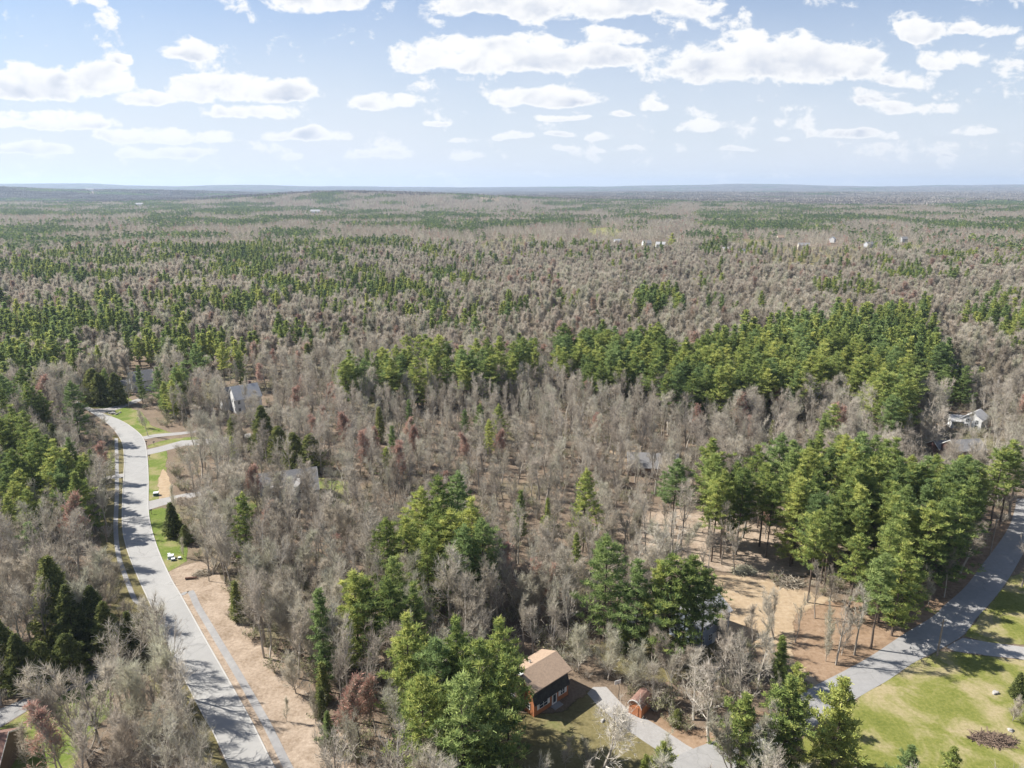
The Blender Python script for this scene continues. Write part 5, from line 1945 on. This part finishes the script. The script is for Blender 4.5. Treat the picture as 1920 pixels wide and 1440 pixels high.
# grey-blue house hidden behind the pine row
p = gp(1310, 1188)
house('grey_house', 'two-storey blue-grey house mostly hidden behind the row of pines beside the sandy clearing', 'house', p, R(38), 9.5, 7.0, 5.3, 2.3, M['bluewall'], M['light_roof'], rowwins(9.5, 7, W2, 4) + rowwins(9.5, 7, W2, 2, 'x-'), (-.5, .5, 2.1, 'y-', -3.5))
house('white_shed', 'small white shed between trunks left of the grey-blue house', 'shed', gp(1187, 1178), R(10), 2.2, 1.8, 2.2, .7, M['white'], M['light_roof'], [(-.4, .4, 1.0, 1.7, 'y-', -.9)])
# houses beside the left road
p = gp(462, 768)
house('gabled_house', 'tall pale grey gabled house with light roof among bare trees', 'house', p, R(38), 10, 8.5, 6.0, 4.2, M['white'], M['light_roof'], rowwins(10, 8.5, W2, 3, 'x-') + rowwins(10, 8.5, W2, 4), (-.5, .5, 2.1, 'x-', -5), (2.5, 1.0, .9, 11.2, 6))
p = gp(450, 762)
house('gabled_garage', 'white gabled wing in front of the tall pale grey house', 'garage', (p[0] - 3.0, p[1] - 3), R(38), 6, 4.2, 5.4, 3.4, M['white'], M['grey_roof'], rowwins(6, 4.2, W2, 2, 'x-', .8))
p = gp(268, 730)
house('white_house', 'white house with grey roof half hidden by pines at the upper left', 'house', p, R(35), 9, 8, 4.8, 3.6, M['white'], M['grey_roof'], rowwins(9, 8, [1, 3.4], 3, 'x-') + rowwins(9, 8, [1.0], 4), (-.5, .5, 2.1, 'x-', -4.5))
p = gp(255, 730)
house('white_porch', 'low white wing left of the white house at the upper left', 'garage', (p[0] - 4.5, p[1] - 1), R(35), 5, 6, 2.8, 1.6, M['white'], M['grey_roof'], rowwins(5, 6, [1.0], 2, 'x-'))
# big grey roofed house
p = gp(545, 935)
bh = house('large_grey_house', 'large grey house with broad weathered roof and twin front gables behind bare trees', 'house', p, R(20), 15, 10.5, 4.2, 4.4, M['greywall'], M['grey_roof'], rowwins(15, 10.5, [1.0], 5), (-.5, .5, 2.1, 'y-', -5.25), (5.6, 2.0, .9, 9.6, 5.0))
for k, (dx, w_, rs) in enumerate(((-4.2, 4.4, 2.8), (2.8, 5.4, 3.4))):
    G = Geo()
    yb, yf = -1.0, -6.6 - k * .8
    V = [(dx - w_ / 2, yf, -.3), (dx + w_ / 2, yf, -.3), (dx + w_ / 2, yf, 4.2), (dx, yf, 4.2 + rs), (dx - w_ / 2, yf, 4.2), (dx - w_ / 2, yb, -.3), (dx + w_ / 2, yb, -.3), (dx + w_ / 2, yb, 4.2), (dx, yb, 4.2 + rs), (dx - w_ / 2, yb, 4.2)]
    me = bpy.data.meshes.new('front_gable')
    me.from_pydata(V, [], [(0, 1, 2, 3, 4), (1, 6, 7, 2), (5, 0, 4, 9)])
    me.materials.append(M['greywall'])
    gb = link('front_gable', me, bh)
    me = bpy.data.meshes.new('gable_roof')
    e = .35
    sl = rs / (w_ / 2)
    V = []
    for yv in (yf - .3, yb):
        V += [(dx - w_ / 2 - e, yv, 4.2 - e * sl + .1), (dx, yv, 4.2 + rs + .1), (dx + w_ / 2 + e, yv, 4.2 - e * sl + .1)]
    V += [(a, b, c - .16) for a, b, c in V]
    me.from_pydata(V, [], [(0, 1, 4, 3), (1, 2, 5, 4), (6, 9, 10, 7), (7, 10, 11, 8), (0, 6, 7, 1), (1, 7, 8, 2), (0, 3, 9, 6), (2, 8, 11, 5)])
    me.materials.append(M['grey_roof'])
    link('gable_roof', me, gb)
    window(bh, dx - .7, dx + .7, 4.3, 5.5, 'y-', yf)
    window(bh, dx - .9, dx + .9, 1.0, 2.4, 'y-', yf)
# long low grey house
house('long_house', 'long low grey-roofed house with white gable edge seen through bare trees in mid-picture', 'house', gp(1222, 884), R(-6), 15, 8, 2.9, 3.2, M['brownwall'], M['grey_roof'], rowwins(15, 8, [.9], 5), (-.5, .5, 2.1, 'y-', -4))
house('pale_cabin', 'pale small house just visible between the high pine crowns left in the right grove', 'house', gp(1380, 960), R(15), 6, 5, 3.6, 1.8, M['white'], M['light_roof'], rowwins(6, 5, [1.0], 2))
# houses at the right edge
house('cream_house', 'tall narrow cream house end facing the camera at the right edge, uppermost', 'house', gp(1858, 672), R(50), 14, 7, 7.2, 2.2, M['cream'], M['rust'], rowwins(14, 7, [1.2, 4.4], 2, 'x-'), None)
house('cream_wing', 'white gabled house with grey roof in front of the tall cream house', 'house', gp(1862, 684), R(42), 12, 8, 4.0, 3.6, M['cream'], M['grey_roof'], rowwins(12, 8, [1.0, 3.8], 2, 'x-', .8, 1.0), None)
house('small_pale_house', 'low pale grey-roofed house below the cream house', 'house', gp(1848, 700), R(20), 9, 6, 2.8, 2.0, M['white'], M['light_roof'], rowwins(9, 6, [1.0], 3))
house('small_white_house', 'small pale roofed house left between yellow-green pines near the cream houses', 'house', gp(1800, 704), R(-15), 7, 6, 2.8, 2.0, M['white'], M['light_roof'], rowwins(7, 6, [1.0], 2))
house('bright_white_house', 'bright white two-storey house among bare trees at the right', 'house', gp(1826, 804), R(40), 7, 6, 4.6, 2.2, M['white'], M['light_roof'], rowwins(7, 6, [1.0, 3.0], 2, 'x-') + rowwins(7, 6, [1.0, 3.0], 3))
house('white_annex', 'long low white wing left of the bright white house at the right', 'garage', gp(1800, 800), R(-12), 8, 5, 2.8, 1.6, M['white'], M['light_roof'], rowwins(8, 5, [1.0], 3))
house('cream_shed', 'small cream shed left of the bright white house at the right', 'shed', gp(1756, 786), R(5), 3.6, 3, 2.6, 1.0, M['cream'], M['rust'], [(-.5, .5, 1, 1.9, 'y-', -1.5)])
house('dark_red_house', 'dark red house with grey roof and white windows above the right grove', 'house', gp(1802, 864), R(8), 10, 7, 4.9, 2.4, M['darkred'], M['grey_roof'], rowwins(10, 7, [.9, 3.3], 4) + rowwins(10, 7, [1.0], 2, 'x-'), (-.5, .5, 2.1, 'y-', -3.5))
house('dark_red_garage', 'low dark red wing with grey roof left of the dark red house', 'garage', gp(1768, 850), R(8), 8, 6, 2.8, 1.8, M['darkred'], M['grey_roof'], rowwins(8, 6, [1.0], 3))
house('corner_house', 'corner of a dark brown roof at the lower left edge of the lawn', 'house', (gp(-22, 1440)[0] - 1.2, gp(-22, 1440)[1]), R(12), 9, 8, 3.0, 2.6, M['brownwall'], M['rust'], rowwins(9, 8, [1.0], 3))
# far houses round the fields
FAR = [(1212, 463, 0.2, 12, 'white', 'grey_roof', 'left of two wide white houses beyond the bare wood'), (1238, 466, -.1, 13, 'white', 'light_roof', 'right of two wide white houses beyond the bare wood'),
       (1158, 460, .4, 14, 'white', 'light_roof', 'white house left of the distant pair of wide houses'), (1321, 476, .6, 10, 'white', 'grey_roof', 'small white house in front of the distant pine row'),
       (1362, 477, .3, 13, 'cream', 'light_roof', 'pale house left behind the distant pine clump'), (1392, 481, 1.0, 12, 'cream', 'light_roof', 'pale house right behind the distant pine clump'),
       (1462, 452, .1, 11, 'cream', 'tan_roof', 'yellowish house beyond the distant green field'), (1560, 455, .9, 10, 'white', 'light_roof', 'bright white gabled house beyond the distant bare tree row'),
       (1506, 468, -.2, 15, 'cream', 'grey_roof', 'long cream building behind the distant bare tree row'), (1628, 466, .3, 11, 'greywall', 'grey_roof', 'grey house at the right end of the distant field'),
       (1693, 455, .2, 11, 'greywall', 'grey_roof', 'grey house by the distant yellow-green meadow'), (1412, 377, .2, 14, 'white', 'light_roof', 'tiny white house far off below the horizon'),
       (592, 402, .1, 18, 'white', 'light_roof', 'pale building in the far left woods'), (995, 466, .5, 12, 'greywall', 'grey_roof', 'small grey house right of the pale meadow'),
       (262, 389, .1, 20, 'white', 'light_roof', 'tiny pale building farthest away at the left'), (172, 372, .1, 34, 'white', 'light_roof', 'long pale buildings near the left horizon')]
for a, b, rz, L, wl, rf, lab in FAR:
    hgt = 6.5 if L > 25 else 5.2
    p = gp(a, b + 2)
    sc_ = 1.0 if math.hypot(*p) < 1800 else 1.6
    house('distant_house', lab, 'house', p, rz, L, 8, hgt, 3.2, M[wl], M[rf], rowwins(L, 8, [1.0, 3.4], 3, 'y-', 1.2, 1.4), scale=sc_, group='houses far off in the woods', z0=6.0 if sc_ > 1 else 2.5)


# ------------------------------------------------------------------ small things
def root_at(name, label, cat, px, py, rz=0, group=None):
    r_ = bpy.data.objects.new(name, None)
    COL.objects.link(r_)
    x, y = gp(px, py)
    r_.location = (x, y, .015)
    r_.rotation_euler = (0, 0, rz)
    return tag(r_, label, cat, group)


def utility_pole(px, py, h, label, lamp=False):
    r_ = root_at('utility_pole', label, 'pole', px, py, R(25), 'poles along the roads')
    G = Geo()
    G.tubes([[0, 0, -.3], [0, 0, h * .5]], [[0, 0, h * .5], [0, 0, h]], [.17, .15], [.15, .11], 10, 0)
    link('pole', G.mesh('pole', [M['pole']]), r_)
    G = Geo()
    box(G, -.9, .9, -.05, .05, h - .6, h - .48)
    link('crossarm', G.mesh('crossarm', [M['pole']]), r_)
    G = Geo()
    for x in (-.8, -.3, .3, .8):
        G.tubes([[x, 0, h - .48]], [[x, 0, h - .3]], [.05], [.03], 8, 0)
    link('insulators', G.mesh('insulators', [M['metal']]), r_)


utility_pole(1757, 1229, 7.8, 'tall wooden utility pole where the driveway meets the right road')
utility_pole(1856, 1040, 9.5, 'thin utility pole in the shade on the left side of the right road')
utility_pole(201, 1016, 4.5, 'short grey post at the edge of the trees left of the left road')


def mailbox(px, py, label):
    r_ = root_at('mailbox', label, 'mailbox', px, py, random.uniform(-.3, .3), 'mailboxes along the left road')
    G = Geo()
    box(G, -.06, .06, -.06, .06, -.1, 1.1)
    link('post', G.mesh('post', [M['pole']]), r_)
    G = Geo()
    th = np.linspace(0, math.pi, 7)
    pf = [(-.13, 1.12)] + [(-.13 * math.cos(t), 1.27 + .13 * math.sin(t)) for t in th] + [(.13, 1.12)]
    n = len(pf)
    V = [(-.3, a, b) for a, b in pf] + [(.3, a, b) for a, b in pf]
    me = bpy.data.meshes.new('letter_box')
    me.from_pydata(V, [], [tuple(range(n - 1, -1, -1)), tuple(range(n, 2 * n))] + [(i, (i + 1) % n, (i + 1) % n + n, i + n) for i in range(n)])
    me.materials.append(M['blackm'])
    link('letter_box', me, r_)


for a, b, l in ((284, 964, 'black mailbox on a post right below the lowest gravel drive'), (230, 903, 'black mailbox at the left kerb opposite the green box'), (275, 834, 'black mailbox at the right kerb between two gravel drives'),
                (289, 835, 'mailbox a little right of the kerb between two gravel drives'), (281, 860, 'black mailbox at the right kerb just below the middle gravel drive'), (303, 1196, 'dark mailbox leaning at the left kerb near the bare tree shadows')):
    mailbox(a, b, l)


def utility_box(px, py, label, mat, s=1.0, name='utility_box', cat='utility box', group='utility boxes on the roadside lawn'):
    r_ = root_at(name, label, cat, px, py, R(15), group)
    G = Geo()
    box(G, -.6 * s, .6 * s, -.45 * s, .45 * s, 0, .75 * s)
    V = [(-.63 * s, -.5 * s, .752 * s), (.63 * s, -.5 * s, .752 * s), (.63 * s, .5 * s, .752 * s), (-.63 * s, .5 * s, .752 * s), (-.63 * s, -.42 * s, .84 * s), (.63 * s, -.42 * s, .84 * s), (.63 * s, .5 * s, .92 * s), (-.63 * s, .5 * s, .92 * s)]
    link('cabinet', G.mesh('cabinet', [mat]), r_)
    G = Geo()
    G.add(V, [(0, 3, 2, 1), (4, 5, 6, 7), (0, 1, 5, 4), (1, 2, 6, 5), (2, 3, 7, 6), (3, 0, 4, 7)], 0)
    link('lid', G.mesh('lid', [M['metal'] if mat is M['greenbox'] else M['trim']]), r_)
    G = Geo()
    box(G, -.8 * s, .8 * s, -.65 * s, .65 * s, -.1, .05)
    link('pad', G.mesh('pad', [M['concrete']]), r_)


utility_box(293, 929, 'green metal utility box with pale lid on the strip above the gravel drive', M['greenbox'], 1.1)
utility_box(321, 1047, 'largest pale green utility box on the lawn right of the left road', M['paleblue'], 1.0)
utility_box(317, 1041, 'small pale post box left of the largest pale utility box', M['paleblue'], .5)
utility_box(325, 1051, 'dark green box touching the largest pale utility box', M['greenbox'], .65)
utility_box(337, 1048, 'small separate green box right of the pale utility boxes', M['greenbox'], .55)


def boulder(px, py, s, label, group):
    rr = np.random.default_rng(int(px * 7 + py))
    import bmesh
    bm = bmesh.new()
    bmesh.ops.create_icosphere(bm, subdivisions=3, radius=1)
    ph = rr.uniform(0, 6, 3)
    for v in bm.verts:
        c = v.co
        k = 1 + .16 * math.sin(c.x * 4 + ph[0]) + .12 * math.sin(c.y * 5 + ph[1]) + .1 * math.sin(c.z * 6 + ph[2])
        v.co = Vector((c.x * 1.2 * s * k, c.y * .9 * s * k, c.z * .6 * s * k + .2 * s))
    me = bpy.data.meshes.new('boulder')
    bm.to_mesh(me)
    me.materials.append(M['rock'])
    x, y = gp(px, py)
    tag(link('boulder', me, None, (x, y, 0), rr.uniform(0, 6)), label, 'boulder', group)


for a, b, s, l in ((212, 776, .9, 'largest pale boulder of the rock garden inside the road bend'), (207, 775, .6, 'left boulder of the rock garden inside the road bend'), (219, 777, .6, 'right boulder of the rock garden inside the road bend'), (214, 772, .5, 'small boulder at the back of the rock garden inside the road bend'), (225, 774, .5, 'outermost small boulder of the rock garden inside the road bend'),
                   (1866, 1300, .5, 'small pale boulder on the big lawn left of the spruce'), (1895, 1370, .45, 'small pale boulder on the big lawn below the orchard tree'), (1130, 1352, .35, 'grey stone at the lower rim of the house drive'), (1170, 1338, .35, 'grey stone at the upper rim of the house drive')):
    boulder(a, b, s, l, 'pale boulders on the lawns')


def brush_pile(px, py, s, label, n=160, sx=1.8, sy=1.0, h=.9, mat='twig'):
    rr = np.random.default_rng(int(px + py))
    G = Geo()
    a = rr.uniform(0, 6.28, n)
    q = np.sqrt(rr.random(n))
    P = np.stack([np.cos(a) * q * sx, np.sin(a) * q * sy, (1 - q ** 2) * h * rr.random(n)], 1) * s
    d = rr.normal(size=(n, 3)) * [1, .8, .22]
    d /= np.linalg.norm(d, axis=1, keepdims=True)
    d *= rr.uniform(.6, 1.8, n)[:, None] * s
    G.tubes(P - d / 2, P + d / 2, np.full(n, .035 * s), np.full(n, .02 * s), 4, 0, rr.random(n))
    x, y = gp(px, py)
    tag(link('brush_pile', G.mesh('brush_pile', [M[mat]]), None, (x, y, .02), rr.uniform(-.4, .4)), label, 'brush pile')


brush_pile(345, 943, 1.6, 'long dark oval brush mound on the lawn beside the lowest gravel drive', 500, 2.2, .8, 1.0)
brush_pile(382, 1076, 1.3, 'heap of brown brush on the leaf-covered bank', 200)
brush_pile(1862, 1388, 1.5, 'low brown brush heap in the middle of the big lawn', 420, 2.3, 1.0, .4, 'brush')
brush_pile(1480, 1095, 1.8, 'dark brush heap at the back of the sandy clearing', 350)
brush_pile(1395, 1072, 1.6, 'dark brush heap left at the back of the sandy clearing', 350)


def bench_log():
    r_ = root_at('fallen_log', 'short thick brown log lying on the bank right of the left road', 'log', 358, 1086, R(8))
    G = Geo()
    G.tubes([[-1.2, 0, .3], [0, .05, .32]], [[0, .05, .32], [1.3, 0, .3]], [.26, .24], [.24, .2], 10, 0)
    link('log', G.mesh('log', [M['log']]), r_)
    G = Geo()
    G.tubes([[.4, 0, .4], [.9, 0, .4]], [[.6, .3, 1.0], [1.2, -.3, .9]], [.05, .05], [.02, .02], 5, 0)
    link('stub', G.mesh('stub', [M['log']]), r_)


bench_log()


def hoop():
    r_ = root_at('basketball_hoop', 'white board on a dark post at the upper end of the house drive', 'basketball hoop', 1160, 1312, R(200))
    G = Geo()
    G.tubes([[0, 0, 0], [0, 0, 2.6]], [[0, 0, 2.6], [0, -.5, 3.0]], [.06, .05], [.05, .05], 8, 0)
    link('post', G.mesh('post', [M['blackm']]), r_)
    G = Geo()
    box(G, -.6, .6, -.58, -.53, 2.7, 3.5)
    bd = link('backboard', G.mesh('backboard', [M['trim']]), r_)
    G = Geo()
    th = np.linspace(0, 2 * math.pi, 15)
    P = np.stack([.23 * np.cos(th), -.83 + .23 * np.sin(th), 0 * th + 2.9], 1)
    G.tubes(P[:-1], P[1:], np.full(14, .02), np.full(14, .02), 5, 0)
    link('ring', G.mesh('ring', [M['log']]), bd)


hoop()

# ------------------------------------------------------------------ haze
hm = bpy.data.materials.new('haze')
hm.use_nodes = True
t = NT(hm.node_tree)
pv = t.n('ShaderNodeVolumePrincipled')
pv.inputs['Color'].default_value = (.64, .78, .98, 1)
pv.inputs['Density'].default_value = 6.5e-5
pv.inputs['Anisotropy'].default_value = .2
o = t.n('ShaderNodeOutputMaterial')
t.put(o.inputs['Volume'], pv.outputs[0])
G = Geo()
box(G, -22000, 22000, -22000, 22000, -3, 330)
tag(link('haze', G.mesh('haze', [hm])), kind='stuff')
